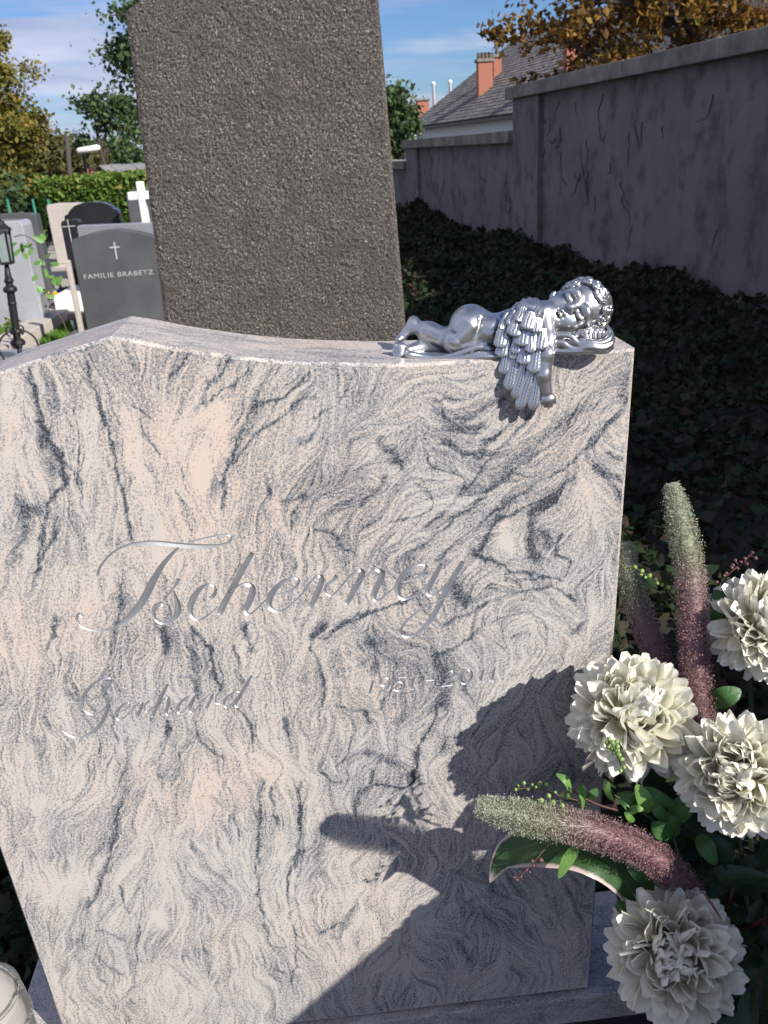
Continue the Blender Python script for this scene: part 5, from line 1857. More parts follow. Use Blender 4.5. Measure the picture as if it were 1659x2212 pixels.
M_AUT = foliage_mat('autumn_yellow_leaves', [(0.0, (0.07, 0.085, 0.022)), (0.45, (0.15, 0.155, 0.035)), (0.75, (0.26, 0.21, 0.045)), (1.0, (0.36, 0.23, 0.05))], .6, .4)
M_LOC = foliage_mat('locust_leaves', [(0.0, (0.03, 0.055, 0.025)), (0.5, (0.065, 0.11, 0.045)), (1.0, (0.14, 0.19, 0.07))])
M_OLV = foliage_mat('olive_leaves', [(0.0, (0.035, 0.038, 0.016)), (0.5, (0.085, 0.085, 0.03)), (0.85, (0.15, 0.13, 0.04)), (1.0, (0.22, 0.13, 0.05))])
M_HDG = foliage_mat('hedge_leaves', [(0.0, (0.05, 0.10, 0.018)), (0.5, (0.10, 0.19, 0.03)), (0.8, (0.17, 0.25, 0.05)), (1.0, (0.30, 0.20, 0.06))])
M_CHS = foliage_mat('chestnut_leaves', [(0.0, (0.04, 0.030, 0.014)), (0.35, (0.10, 0.060, 0.022)), (0.62, (0.22, 0.115, 0.030)), (0.85, (0.40, 0.22, 0.045)), (1.0, (0.28, 0.27, 0.06))], .6, .5)


def px(x, y, Y):
    return tuple(at(x, y, Y))


def ps(n, Y):
    return n / FPX * (Y + 1.0) * .97


tree('autumn_tree', 'yellowing broad-leaved tree at the left picture edge', (at(-90, 400, 22).x, 22, -.4), [(px(-70, 150, 22), (ps(118, 22), 1.6, ps(95, 22))), (px(-60, 300, 22), (ps(120, 22), 1.8, ps(110, 22))), (px(-30, 400, 22), (ps(115, 22), 1.8, ps(70, 22))), (px(70, 275, 22), (ps(30, 22), .5, ps(16, 22)))],
     .22, (26000, .072), M_AUT, 3, 150, None, 16, .26)
tree('locust_tree', 'airy dark green tree whose branches show left of the rough stone', (at(330, 380, 16).x, 16, -.3), [(px(330, 40, 16), (ps(80, 16), .8, ps(70, 16))), (px(335, 190, 16), (ps(75, 16), .8, ps(90, 16))), (px(250, 100, 16), (ps(18, 16), .3, ps(14, 16)))],
     .10, (3300, .060), M_LOC, 8, 54, None, 14, .16)
tree('locust_tree', 'slender feathery tree in the distance left of the rough stone', (at(240, 350, 30).x, 30, -.5), [(px(200, 225, 30), (ps(40, 30), .6, ps(22, 30))), (px(250, 240, 30), (ps(42, 30), .6, ps(45, 30))), (px(290, 265, 30), (ps(30, 30), .6, ps(40, 30))), (px(180, 295, 30), (ps(18, 30), .4, ps(12, 30)))],
     .10, (2400, .10), M_LOC, 12, 46, None, 16, .26, .2)
for i, (x, y, rx, rz, Y, lb) in enumerate(((90, 340, 55, 40, 34, 'olive brown bush behind the hedge, nearest the autumn tree'), (165, 355, 48, 36, 36, 'olive bush behind the hedge around the wooden pole'), (255, 350, 60, 42, 40, 'dark green far tree behind the corrugated shed roof'), (20, 455, 70, 60, 21, 'dark shaded shrub below the autumn tree'))):
    tree('background_bush', lb, (at(x, y, Y).x, Y, -.5), [(px(x, y, Y), (ps(rx, Y), 1.2, ps(rz, Y)))], .09, (3800, .15 if Y > 30 else .09), M_LOC if i in (2, 3) else M_OLV, 20 + i, 40, None, 6, .42 if Y > 30 else .25, .1)
tree('background_bush', 'light green bush between the rough stone and the house', (at(860, 340, 26).x, 26, -.5), [(px(852, 215, 26), (ps(28, 26), .5, ps(45, 26))), (px(862, 295, 26), (ps(40, 26), .7, ps(55, 26)))], .07, (3800, .10), M_LOC, 31, 40, None, 8, .2, .1)
tree('chestnut_tree', 'chestnut tree with brown and orange leaves leaning over the wall', (at(1515, 120, 12).x, 12, -.2), [(px(1230, 50, 12), (ps(150, 12), 1.2, ps(62, 12))), (px(1420, 20, 12), (ps(150, 12), 1.3, ps(85, 12))), (px(1600, -10, 12), (ps(130, 12), 1.3, ps(90, 12))), (px(1330, 130, 12), (ps(130, 12), .9, ps(50, 12))), (px(1130, 65, 12), (ps(50, 12), .5, ps(34, 12))), (px(1150, 215, 13), (ps(34, 12), .4, ps(34, 12))), (px(1480, -170, 12), (ps(260, 12), 1.6, ps(110, 12)))],
     .17, (10500, .060), M_CHS, 44, 150, None, 34, .20, .1, px(1500, -120, 12), 1.7)

# clipped hedge beyond the graves
hd = thing('clipped_hedge', 'clipped bright green hedge beyond the gravestones', 'hedge', px(190, 440, 20))
a_, b_ = at(72, 392, 20), at(300, 380, 20)
n = 9000
r_ = np.random.RandomState(9)
lw = b_.x + 1.2 - a_.x
ux, uy, uz = r_.rand(n), r_.rand(n), r_.rand(n)
face = r_.rand(n)
X_ = a_.x + ux * lw
Zt_ = a_.z + .03 * (vnoise(X_ * 3, X_ * 0, 7) - .3)
Y_ = np.where(face < .62, 20 + r_.normal(0, .06, n), 20 + uy * 1.0)
Z_ = np.where(face < .62, .3 + uz * (Zt_ - .3), Zt_ + r_.normal(0, .035, n))
V_, F_ = leaf_cards(np.stack([X_, Y_, Z_], 1), .075, 10, .3, 1.3)
bulk('foliage', V_, F_, M_HDG, hd)
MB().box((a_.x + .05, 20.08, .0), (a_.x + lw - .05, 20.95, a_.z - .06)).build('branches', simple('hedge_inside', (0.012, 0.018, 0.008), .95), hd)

# ------------------------------------------------------------------ houses beyond the wall
def tile_mat():
    gg = mat('roof_tiles')
    rnd = gg.node('ShaderNodeNewGeometry').outputs['Random Per Island']
    n = gg.noise(poscol(gg), 3.0, 4.0, .6)
    c = gg.ramp(gg.add(gg.mul(rnd, .5), gg.mul(n, .5)), [(0.2, (0.10, 0.088, 0.078)), (0.5, (0.165, 0.15, 0.135)), (0.8, (0.25, 0.23, 0.205))])
    principled(gg, c, .85)
    return gg.m


M_TILE = tile_mat()
M_WHITE = simple('white_render', (0.74, 0.74, 0.72), .85, 0, .08, 3)
M_BRICK = simple('red_chimney', (0.36, 0.135, 0.088), .85, 0, .18, 9)
M_FLASH = simple('grey_flashing', (0.42, 0.42, 0.42), .6)
M_DARKP = simple('dark_pane', (0.02, 0.022, 0.025), .15)
M_DARKW = simple('dark_wood', (0.06, 0.05, 0.042), .85)
E0, E1 = at(880, 277, 45), at(1130, 242, 30)
ed = Vector((E1.x - E0.x, E1.y - E0.y, 0)).normalized()
ev = Vector((-ed.y, ed.x, 0))
if ev.x < 0:
    ev = -ev                                              # into the house (to the right)
EL = 34.0
HZ = E0.z
HM = Matrix((ed, ev, Vector((0, 0, 1)))).transposed().to_4x4()
HM.translation = Vector((E0.x, E0.y, 0))
house = thing('house', 'white house with grey tiled roof and red chimneys behind the wall', 'house', (E0.x, E0.y, 0))
MB().box((.25, .35, -1), (EL, 9.5, HZ - .05), 0, HM).build('wall', M_WHITE, house)
MB().box((0, -.02, HZ - .14), (EL, .38, HZ - .02), 0, HM).build('eaves', simple('grey_eaves', (0.12, 0.11, 0.10), .8), house)
pit = radians(33)
RW = 5.2
b = MB()
for sgn in (0, 1):
    y0, y1 = (0, RW) if not sgn else (2 * RW, RW)
    P = [HM @ Vector(v) for v in ((-.1, y0, HZ), (EL, y0, HZ), (EL, y1, HZ + RW * math.tan(pit)), (-.1, y1, HZ + RW * math.tan(pit)))]
    b.poly(P)
b.poly([HM @ Vector(v) for v in ((0.0, 0, HZ), (0.0, 2 * RW, HZ), (0.0, RW, HZ + RW * math.tan(pit)))])
roof = b.build('roof', simple('roof_base', (0.10, 0.09, 0.08), .9), house)
# tiles one by one where they can still be told apart, the rest in one sheet
tme = bpy.data.meshes.new('roof_tile')
tme.from_pydata([(-.10, 0, .005), (.10, 0, .005), (.10, .29, .0), (-.10, .29, .0), (-.10, 0, .035), (.10, 0, .035), (.10, .29, .015), (-.10, .29, .015)], [], [(4, 5, 6, 7), (0, 1, 5, 4), (0, 4, 7, 3), (1, 2, 6, 5)])
tme.materials.append(M_TILE)
sl = Vector((0, cos(pit), sin(pit)))
rr = random.Random(3)
bt = MB()
for row in range(28):
    for k_ in range(70):
        x = .1 + k_ * .206 + (.1 if row % 2 else 0)
        y = row * .238
        T = Matrix(((1, 0, 0), (0, cos(pit), -sin(pit)), (0, sin(pit), cos(pit)))).to_4x4()
        T.translation = Vector((x, 0, HZ + .01)) + sl * y
        n0 = len(bt.v)
        bt.v += [tuple(HM @ (T @ (Vector(v.co) + Vector((0, 0, rr.uniform(0, .012)))))) for v in tme.vertices]
        bt.f += [tuple(i + n0 for i in p.vertices) for p in tme.polygons]
o = mesh('tiles', bt.v, bt.f, M_TILE, roof)
o['kind'] = 'stuff'


def chimney(parent, x0, x1, ytop, ybot, Y, pots=4, name='chimney'):
    a, b_ = at(x0, ytop, Y), at(x1, ybot, Y)
    w = b_.x - a.x
    o = MB().box((a.x, Y, b_.z), (b_.x, Y + w * .8, a.z), .02).build(name, M_BRICK, parent)
    MB().box((a.x - .06, Y - .06, a.z), (b_.x + .06, Y + w * .8 + .06, a.z + .12), .01).build('chimney_cap', M_CONC, o)
    for i in range(pots):
        x = a.x + w * (i + .5) / pots
        MB().lathe([(.09, a.z + .12), (.075, a.z + .34), (.09, a.z + .36), (.06, a.z + .36)], (x, Y + w * .4, 0), 10).build('chimney_pot', M_CONC, o, True)
    return o


rn = ed.cross(ev * cos(pit) + Vector((0, 0, sin(pit))))


def roof_y(px_, py_):
    """distance at which the view through px_, py_ meets the roof"""
    d = FWD * FPX + RGT * (px_ - IW / 2) - UPV * (py_ - IH / 2)
    return (CAM + d * ((E0 - CAM).dot(rn) / d.dot(rn))).y


c1 = chimney(house, 1033, 1065, 134, 208, roof_y(1050, 200), 4)
chimney(house, 1066, 1084, 124, 175, roof_y(1075, 165), 1)
chimney(house, 1225, 1262, 95, 160, roof_y(1243, 145), 2)
chimney(house, 1470, 1500, 70, 120, roof_y(1485, 100), 1)
wa, wb = HM @ Vector((1.6, .34, HZ - 1.15)), HM @ Vector((2.3, .34, HZ - .5))
wf = MB().box((1.5, .30, HZ - 1.75), (2.5, .36, HZ - .62), .01, HM).build('window', M_DARKW, house)
for k_ in range(2):
    MB().box((1.58 + k_ * .44, .285, HZ - 1.68), (1.98 + k_ * .44, .30, HZ - .69), 0, HM).build('pane', M_DARKP, wf)
fh = thing('far_house', 'distant house of which a red chimney and white flue pipes show above the bush', 'house', (at(920, 260, 70).x, 70, 0))
fa, fb = at(890, 262, 70), at(1010, 262, 70)
MB().box((fa.x, 70, -1), (fb.x + 2, 78, fa.z - .6)).build('wall', M_WHITE, fh)
rfz = fa.z - .6
rf = MB().prism([(fa.x - .3, rfz), (fb.x + 2.3, rfz), (fb.x + 1, rfz + .9), (fa.x + 1, rfz + .9)], 69.7, 78.3).build('roof', M_TILE, fh)
a, b_ = at(903, 217, 70), at(930, 255, 70)
ch = MB().box((a.x, 70.5, b_.z - .6), (b_.x, 71.5, a.z), .02).build('chimney', M_BRICK, fh)
MB().box((a.x - .06, 70.4, a.z), (b_.x + .06, 71.6, a.z + .12)).build('chimney_cap', M_CONC, ch)
for x_, y0_, y1_ in ((936, 184, 250), (972, 180, 250)):
    p0, p1 = at(x_, y0_, 71), at(x_, y1_, 71)
    MB().lathe([(.11, p1.z - .5), (.11, p0.z), (.17, p0.z + .05), (.17, p0.z + .18), (.02, p0.z + .26)], (p0.x, 71, 0), 10).build('flue_pipe', M_WHITE, fh, True)

# ------------------------------------------------------------------ far left: pole, lamp, shed, fence posts
p0, p1 = at(144, 293, 24), at(153, 400, 24)
o = MB().tube([(p1.x, 24, -.3), (p1.x - .02, 24, 1.0), (p0.x, 24, p0.z)], [.075, .07, .055], 8).build('wooden_pole', M_DARKW, None, True)
tag(o, 'dark wooden pole standing behind the hedge', 'pole')
lp = thing('street_lamp', 'white tilted lamp head in front of the far trees', 'lamp', (at(190, 400, 24.5).x, 24.5, -.5))
a, b_ = at(166, 327, 24.5), at(216, 318, 24.5)
MB().tube([tuple(a), tuple(a.lerp(b_, .08)), tuple(a.lerp(b_, .9)), tuple(b_)], [.04, .085, .08, .04], 10).build('lamp_head', simple('white_enamel', (0.82, 0.82, 0.80), .4), lp, True)
MB().tube([(a.x + .1, 24.7, -.3), (a.x + .1, 24.7, a.z - .02), tuple(a.lerp(b_, .15) + Vector((0, .05, -.03)))], [.045, .035, .03], 8).build('pole', simple('grey_pole', (0.05, 0.05, 0.05), .6), lp, True)
sh = thing('garden_shed', 'low shed with pale corrugated roof sheets left of the rough stone', 'shed', (at(265, 380, 27).x, 27, 0))
a, b_ = at(212, 357, 28.5), at(330, 352, 28.5)
c_, d_ = at(232, 374, 27), at(350, 368, 27)
M_CORR = simple('corrugated_sheet', (0.56, 0.53, 0.49), .7, 0, .2, 4)
ns = 5
for i in range(ns):
    V, F = [], []
    for j in range(13):
        f = (i + j / 12.0 * .98) / ns
        pa, pb = a.lerp(b_, f), c_.lerp(d_, f)
        w = .02 * cos(j * pi) + .012 * (i % 2)
        V += [(pa.x, pa.y, pa.z + w), (pb.x, pb.y, pb.z + w), (pb.x, pb.y, pb.z + w - .012), (pa.x, pa.y, pa.z + w - .012)]
    for j in range(12):
        k_ = j * 4
        F += [(k_, k_ + 1, k_ + 5, k_ + 4), (k_ + 3, k_ + 7, k_ + 6, k_ + 2), (k_ + 1, k_ + 2, k_ + 6, k_ + 5)]
    mesh('roof_sheet', V, F, M_CORR, sh)
MB().box((c_.x + .05, 27.1, -.3), (d_.x, 28.4, d_.z - .06)).build('wall', M_DARKW, sh)
o = MB().box((at(182, 372, 31).x, 31, .2), (at(196, 372, 31).x, 31.6, at(182, 372, 31).z - .05)).build('wall', M_WHITE, None)
rs = thing('small_hut', 'tiny red roofed hut showing above the hedge', 'hut', (o.data.vertices[0].co.x, 31, .2))
adopt(o, rs)
rc = at(189, 366, 31)
MB().prism([(rc.x - .24, rc.z - .13), (rc.x + .24, rc.z - .13), (rc.x, rc.z + .06)], 30.9, 31.7).build('roof', M_BRICK, rs)
M_GREEN = simple('green_paint', (0.02, 0.16, 0.10), .5)
for x_, lb in ((15, 'green fence post at the left picture edge'), (70, 'green fence post left of the clipped hedge'), (103, 'green fence post against the clipped hedge')):
    p0, p1 = at(x_, 430, 17), at(x_ + 3, 480, 17)
    o = MB().tube([(p0.x + .01, 17, -.1), (p0.x, 17, p0.z)], .026, 8).build('fence_post', M_GREEN, None, True)
    tag(o, lb, 'post', 'green fence posts')


# ------------------------------------------------------------------ other graves at the left
def granite_dark(name, c0, c1, rough, scale=260.0, spec=.5):
    gg = mat(name)
    P = poscol(gg)
    n = gg.noise(P, scale, 3.0, .7)
    b = gg.noise(P, 3.0, 3.0, .6)
    c = gg.mix(gg.smooth(gg.add(n, gg.mul(gg.sub(b, .5), .3)), .35, .7), c0, c1)
    principled(gg, c, rough, 0, gg.bump(n, .1, .001), spec)
    return gg.m


M_ANTH = granite_dark('anthracite_granite', (0.045, 0.047, 0.049), (0.125, 0.128, 0.130), .5, 190)
M_BLACK = granite_dark('black_granite', (0.012, 0.012, 0.014), (0.035, 0.035, 0.038), .12)
M_LGREY = granite_dark('light_grey_granite', (0.26, 0.265, 0.285), (0.42, 0.425, 0.44), .22)
M_MGREY = granite_dark('mid_grey_granite', (0.16, 0.165, 0.18), (0.27, 0.275, 0.29), .35)
M_BEIGE = granite_dark('beige_stone', (0.38, 0.33, 0.29), (0.50, 0.45, 0.40), .8, 60)
M_MARB = simple('white_marble', (0.82, 0.80, 0.74), .5, 0, .06, 6)
M_CARVE = simple('carved_grey', (0.40, 0.40, 0.39), .7)


def slab_px(name, mt, parent, pts, Y, thick, base=0.0, bev=.008):
    """stone whose front outline is given on the picture at distance Y; its foot goes down to z = base"""
    P = [at(x, y, Y) for x, y in pts]
    out = [(p.x, p.z) for p in P]
    out = out + [(out[-1][0] + .0, base), (out[0][0], base)]
    return MB().prism(out, Y, Y + thick, bev).build(name, mt, parent)


FY = 7.5
fs = thing('family_headstone', 'dark grey headstone with arched top, a carved cross and a family name', 'headstone', (at(240, 600, FY).x, FY, 0))
arc = [(152, 524), (158, 517), (170, 512), (195, 504), (225, 498), (255, 496), (285, 499), (312, 505), (332, 511), (345, 517), (355, 528)]
fsl = slab_px('slab', M_ANTH, fs, arc, FY, .15, .08)
fa, fb = at(152, 600, FY), at(356, 600, FY)
MB().box((fa.x - .12, FY - .10, -.02), (fb.x + .1, FY + .24, .078), .01).build('plinth', M_ANTH, fs)


def text_mesh(body, size, loc, parent, mt, name='inscription'):
    cu = bpy.data.curves.new(name, 'FONT')
    cu.body = body
    cu.size = size
    cu.extrude = .002
    cu.space_character = 1.15
    ob_ = bpy.data.objects.new(name + '_text', cu)
    COL.objects.link(ob_)
    dg = bpy.context.evaluated_depsgraph_get()
    me = bpy.data.meshes.new_from_object(ob_.evaluated_get(dg))
    bpy.data.objects.remove(ob_)
    bpy.data.curves.remove(cu)
    me.transform(Matrix.Rotation(pi / 2, 4, 'X'))
    me.transform(Matrix.Translation(loc))
    me.materials.clear()
    me.materials.append(mt)
    o_ = bpy.data.objects.new(name, me)
    COL.objects.link(o_)
    adopt(o_, parent)
    return o_


tp = at(181, 603, FY)
te = at(330, 590, FY)
tm = text_mesh('FAMILIE BRABETZ', .062, (tp.x, FY - .0025, tp.z), fs, M_CARVE)
xs_ = [v.co.x for v in tm.data.vertices]
kx = (te.x - tp.x) / (max(xs_) - min(xs_))
for v in tm.data.vertices:
    v.co.x = tp.x + (v.co.x - tp.x) * kx
ca, cb, cc, cd = at(246, 523, FY), at(249, 560, FY), at(237, 535, FY), at(258, 533, FY)
MB().box((ca.x - .006, FY - .005, cb.z), (ca.x + .008, FY + .002, ca.z), .001).box((cc.x, FY - .004, cc.z - .006), (cd.x, FY + .002, cc.z + .007), .001).build('carved_cross', M_CARVE, fs)

st = [('grey_headstone', 'pale grey headstone directly behind the arched family stone', M_MGREY, [(165, 491), (168, 488), (340, 481), (345, 486)], 8.7, .16),
      ('black_headstone', 'narrow black headstone with a thin carved cross, behind the family stone at left', M_BLACK, [(131, 484), (133, 478), (166, 474), (170, 480)], 9.4, .15),
      ('arched_black_headstone', 'large black headstone with stepped arched top in front of the hedge', M_BLACK, [(139, 478), (139, 466), (146, 463), (150, 455), (160, 445), (180, 438), (200, 436), (220, 437), (236, 443), (244, 450), (252, 453), (257, 460), (258, 475)], 12.5, .2),
      ('beige_headstone', 'beige stone with curved top standing left of the arched black headstone', M_BEIGE, [(100, 450), (101, 443), (112, 441), (135, 441), (155, 440), (165, 441), (166, 450)], 14.5, .5),
      ('light_headstone', 'light grey polished headstone with rounded corner at the left picture edge', M_LGREY, [(-70, 486), (-60, 480), (20, 478), (38, 477), (45, 480), (49, 488)], 8.0, .30),
      ('dark_headstone', 'dark grey headstone standing behind the light polished one', M_ANTH, [(-60, 474), (-40, 466), (10, 462), (60, 461), (76, 463)], 10.5, .2),
      ('tall_dark_headstone', 'dark stone half hidden behind the white marble cross', M_ANTH, [(272, 424), (285, 410), (318, 408), (330, 420)], 12.0, .2)]
for nm, lb, mt, pts, Y, th in st:
    t = thing(nm, lb, 'headstone', tuple(Vector((at(pts[0][0], pts[0][1], Y).x, Y, 0))))
    slab_px('slab', mt, t, pts, Y, th, .05)
    xa, xb = at(pts[0][0], pts[0][1], Y).x, at(pts[-1][0], pts[-1][1], Y).x
    MB().box((xa - .06, Y - .08, -.02), (xb + .06, Y + th + .06, .048), .008).build('plinth', mt, t)
    if nm == 'black_headstone':
        p = at(149, 492, Y)
        MB().box((p.x - .005, Y - .004, p.z - .2), (p.x + .005, Y + .002, p.z + .09), .001).box((p.x - .07, Y - .003, p.z + .01), (p.x + .07, Y + .002, p.z + .02), .001).build('carved_cross', M_CARVE, t)
# side block that narrows the light stone to the right
wc = thing('marble_cross', 'white marble grave cross brightly lit beside the rough stone', 'cross', (at(306, 480, 9.6).x, 9.6, 0))
A0, A1 = at(303, 392, 9.6), at(310, 484, 9.6)
cx_ = (A0.x + A1.x) / 2
w = ps(13, 9.6) * .5
MB().box((cx_ - w, 9.6, A1.z), (cx_ + w, 9.75, A0.z), .012).build('shaft', M_MARB, wc)
h0 = at(280, 424, 9.6)
MB().box((at(275, 424, 9.6).x, 9.61, h0.z - ps(8, 9.6)), (2 * cx_ - at(275, 424, 9.6).x, 9.74, h0.z + ps(8, 9.6)), .012).build('cross_arm', M_MARB, wc)
MB().box((cx_ - w * 1.9, 9.55, A1.z - .12), (cx_ + w * 1.9, 9.80, A1.z), .012).build('foot', M_MARB, wc)
MB().box((cx_ - .22, 9.50, 0), (cx_ + .22, 9.86, A1.z - .118), .015).build('pedestal', M_MGREY, wc)

# pale post, white grave cover, dark planter and lantern beside the family stone
po = MB().box((at(146, 600, 7.1).x, 7.1, 0), (at(156, 600, 7.1).x, 7.17, at(150, 563, 7.1).z), .01).build('stone_post', M_BEIGE, None)
tag(po, 'cream stone post just left of the family headstone', 'post')
gc = thing('grave_cover', 'white sunlit grave cover slab left of the family headstone', 'grave slab', (at(135, 625, 9).x, 9, 0))
a, b_ = atz(114, 640, .30), atz(160, 640, .30)
MB().box((a.x, a.y, .12), (b_.x + .1, a.y + 1.5, .30), .01).build('slab', M_MARB, gc)
MB().box((a.x - .05, a.y - .05, 0), (b_.x + .15, a.y + 1.55, .118), .01).build('border', M_BEIGE, gc)
bx = thing('dark_planter', 'dark square planter standing on the grave edge beside the cream post', 'planter', tuple(atz(147, 674, 0.0)))
p = atz(147, 674, 0.0)
MB().box((p.x - .10, p.y - .08, 0), (p.x + .10, p.y + .10, .20), .01).build('box', simple('slate_plastic', (0.03, 0.035, 0.045), .5), bx)
V_, F_ = leaf_cards(np.array((p.x, p.y, .22)) + np.random.RandomState(3).normal(size=(160, 3)) * np.array((.06, .05, .03)), .035, 2, .5)
bulk('foliage', V_, F_, M_LOC, bx)
p = atz(104, 626, .12)
rl = thing('grave_lantern', 'small dark red grave lantern on a kerb', 'lantern', (p.x, p.y, .12))
MB().box((p.x - .055, p.y - .05, .12), (p.x + .055, p.y + .05, .23), .006).build('glass', simple('red_glass', (0.13, 0.01, 0.012), .15), rl)
MB().box((p.x - .07, p.y - .065, .23), (p.x + .07, p.y + .065, .255), .006).build('lid', M_BLACK, rl)
MB().box((p.x - .16, p.y - .1, -.02), (p.x + .5, p.y + .12, .118), .01).build('base', M_MGREY, rl)
p = atz(95, 566, 0.0)
vs = thing('flower_vase', 'yellow vase with pink flowers at the path edge', 'vase', (p.x, p.y, 0))
MB().lathe([(.05, 0), (.075, .03), (.07, .22), (.09, .40), (.08, .40), (.06, .24)], (p.x, p.y, 0), 14).build('vase', simple('yellow_glaze', (0.55, 0.30, 0.03), .3), vs, True)
for i, (dx_, dz_, cl) in enumerate(((-.05, .55, (0.75, 0.70, 0.66)), (.04, .60, (0.70, 0.13, 0.16)), (.0, .50, (0.65, 0.18, 0.2)), (-.02, .64, (.7, .2, .25)))):
    MB().lathe([(.005, -.03), (.05, -.01), (.06, .02), (.03, .045), (.005, .04)], (p.x + dx_, p.y, dz_), 9).tube([(p.x, p.y, .3), (p.x + dx_, p.y, dz_)], .006, 5).build('flower', simple('small_flower', cl, .6), vs, True)
V_, F_ = leaf_cards(np.array((p.x, p.y, .48)) + np.random.RandomState(5).normal(size=(90, 3)) * np.array((.07, .06, .07)), .05, 6, .3)
bulk('foliage', V_, F_, M_HDG, vs)

# pansy bed with its kerbs
K0, K1 = atz(117, 658, .16), atz(41, 700, .16)            # far right and near left end of the kerb's inner top edge
kd = (K1 - K0).normalized()
kn = Vector((kd.y, -kd.x, 0))
if kn.x < 0:
    kn = -kn
KM = Matrix((kd, kn, Vector((0, 0, 1)))).transposed().to_4x4()
KM.translation = Vector((K0.x, K0.y, 0))
pb = thing('pansy_bed', 'grave bed with yellow and purple pansies inside a grey stone kerb', 'grave bed', tuple(K0))
KL = (K1 - K0).length + 1.2
MB().box((-.1, 0, 0), (KL, .26, .16), .01, KM).build('kerb', M_BEIGE, pb)
MB().box((-.12, -2.6, 0), (.14, -.003, .22), .01, KM).build('kerb', M_MGREY, pb)
MB().box((.143, -2.6, 0), (KL, -.003, .10), 0, KM).build('soil', simple('bed_soil', (0.05, 0.04, 0.03), .95), pb)
n = 1500
r_ = np.random.RandomState(8)
L_ = np.stack([r_.uniform(.15, KL, n), -r_.uniform(.02, 2.0, n), .10 + np.abs(r_.normal(0, .06, n))], 1)
V_, F_ = leaf_cards(np.array([tuple(KM @ Vector(p)) for p in L_]), .055, 9, .6, 1.3)
bulk('foliage', V_, F_, M_HDG, pb)['kind'] = 'stuff'
M_PY, M_PP = simple('pansy_yellow', (0.75, 0.42, 0.01), .6), simple('pansy_purple', (0.07, 0.03, 0.22), .6)
for i, (x, y, c) in enumerate(((24, 640, 1), (48, 636, 1), (58, 642, 0), (70, 636, 1), (83, 640, 0), (99, 633, 1), (108, 640, 0), (121, 636, 1), (133, 630, 0), (136, 637, 0), (38, 642, 0), (92, 662, 1), (76, 643, 0))):
    c_ = atz(x, y + 2, .25)
    t1 = Vector((1, .2, 0)).normalized()
    up_ = Vector((0, -.35, .93)).normalized()
    side = t1.cross(up_)
    b = MB()
    for k_ in range(5):
        an = 2 * pi * k_ / 5 + .3
        d = t1 * cos(an) + up_ * sin(an)
        e = t1 * -sin(an) + up_ * cos(an)
        b.poly([c_, c_ + d * .026 + e * .022, c_ + d * .045 + e * .009 - side * .008, c_ + d * .043 - e * .011 - side * .008, c_ + d * .025 - e * .022])
    b.tube([tuple(c_), (c_.x, c_.y + .01, .10)], .003, 4)
    b.build('pansy', M_PY if c else M_PP, pb)

# lawn patch with a thin stake
g0, g1, g2 = atz(70, 742, .012), atz(178, 668, .012), atz(215, 735, .012)
lw_ = mesh('lawn', [tuple(g0), tuple(g2), tuple(g1), tuple(g1 + Vector((.0, .1, 0)))], [(0, 1, 2), (0, 2, 3)], simple('turf', (0.05, 0.10, 0.02), .95))
tag(lw_, 'patch of lawn below the family headstone', None, None, 'structure')
r_ = np.random.RandomState(12)
n = 7000
u, v = r_.rand(n), r_.rand(n)
fl = u + v > 1
u[fl], v[fl] = 1 - u[fl], 1 - v[fl]
B0 = np.array(g0)[None] + u[:, None] * (np.array(g2) - np.array(g0)) + v[:, None] * (np.array(g1) - np.array(g0))
an = r_.uniform(0, 2 * pi, n)
hh = r_.uniform(.03, .075, n)
ln_ = np.stack([np.cos(an), np.sin(an), np.zeros(n)], 1)
tip = B0 + np.stack([r_.normal(0, .018, n), r_.normal(0, .018, n), hh], 1)
V_ = np.stack([B0 - ln_ * .004, B0 + ln_ * .004, tip], 1).reshape(-1, 3)
i = np.arange(n) * 3
gr_ = bulk('grass', V_, np.stack([i, i + 1, i + 2], 1), foliage_mat('grass', [(0, (0.06, 0.14, 0.015)), (.6, (0.11, 0.24, 0.03)), (1, (0.17, 0.30, 0.05))]))
tag(gr_, 'short green grass below the family headstone', 'grass', None, 'stuff')
p0, p1 = atz(164, 720, .0), at(152, 684, atz(164, 720, 0).y)
sk = thing('marker_stake', 'thin white stake with orange tip standing in the lawn', 'stake', tuple(p0))
MB().tube([tuple(p0), tuple(p0.lerp(p1, .8))], .014, 8).build('shaft', M_MARB, sk, True)
MB().tube([tuple(p0.lerp(p1, .8)), tuple(p1)], .0145, 8).build('tip', simple('orange_paint', (0.5, 0.12, 0.03), .6), sk, True)
# pale gravel path between the graves
a = [atz(85, 668, .004), atz(140, 670, .004), atz(152, 600, .004), atz(140, 520, .004), atz(112, 500, .004), atz(100, 560, .004)]
pt = mesh('gravel_path', [tuple(p) for p in a], [tuple(range(6))], simple('pale_gravel', (0.34, 0.30, 0.26), .95, 0, .2, 30, .01, 120))
tag(pt, 'pale gravel path between the graves', None, None, 'structure')

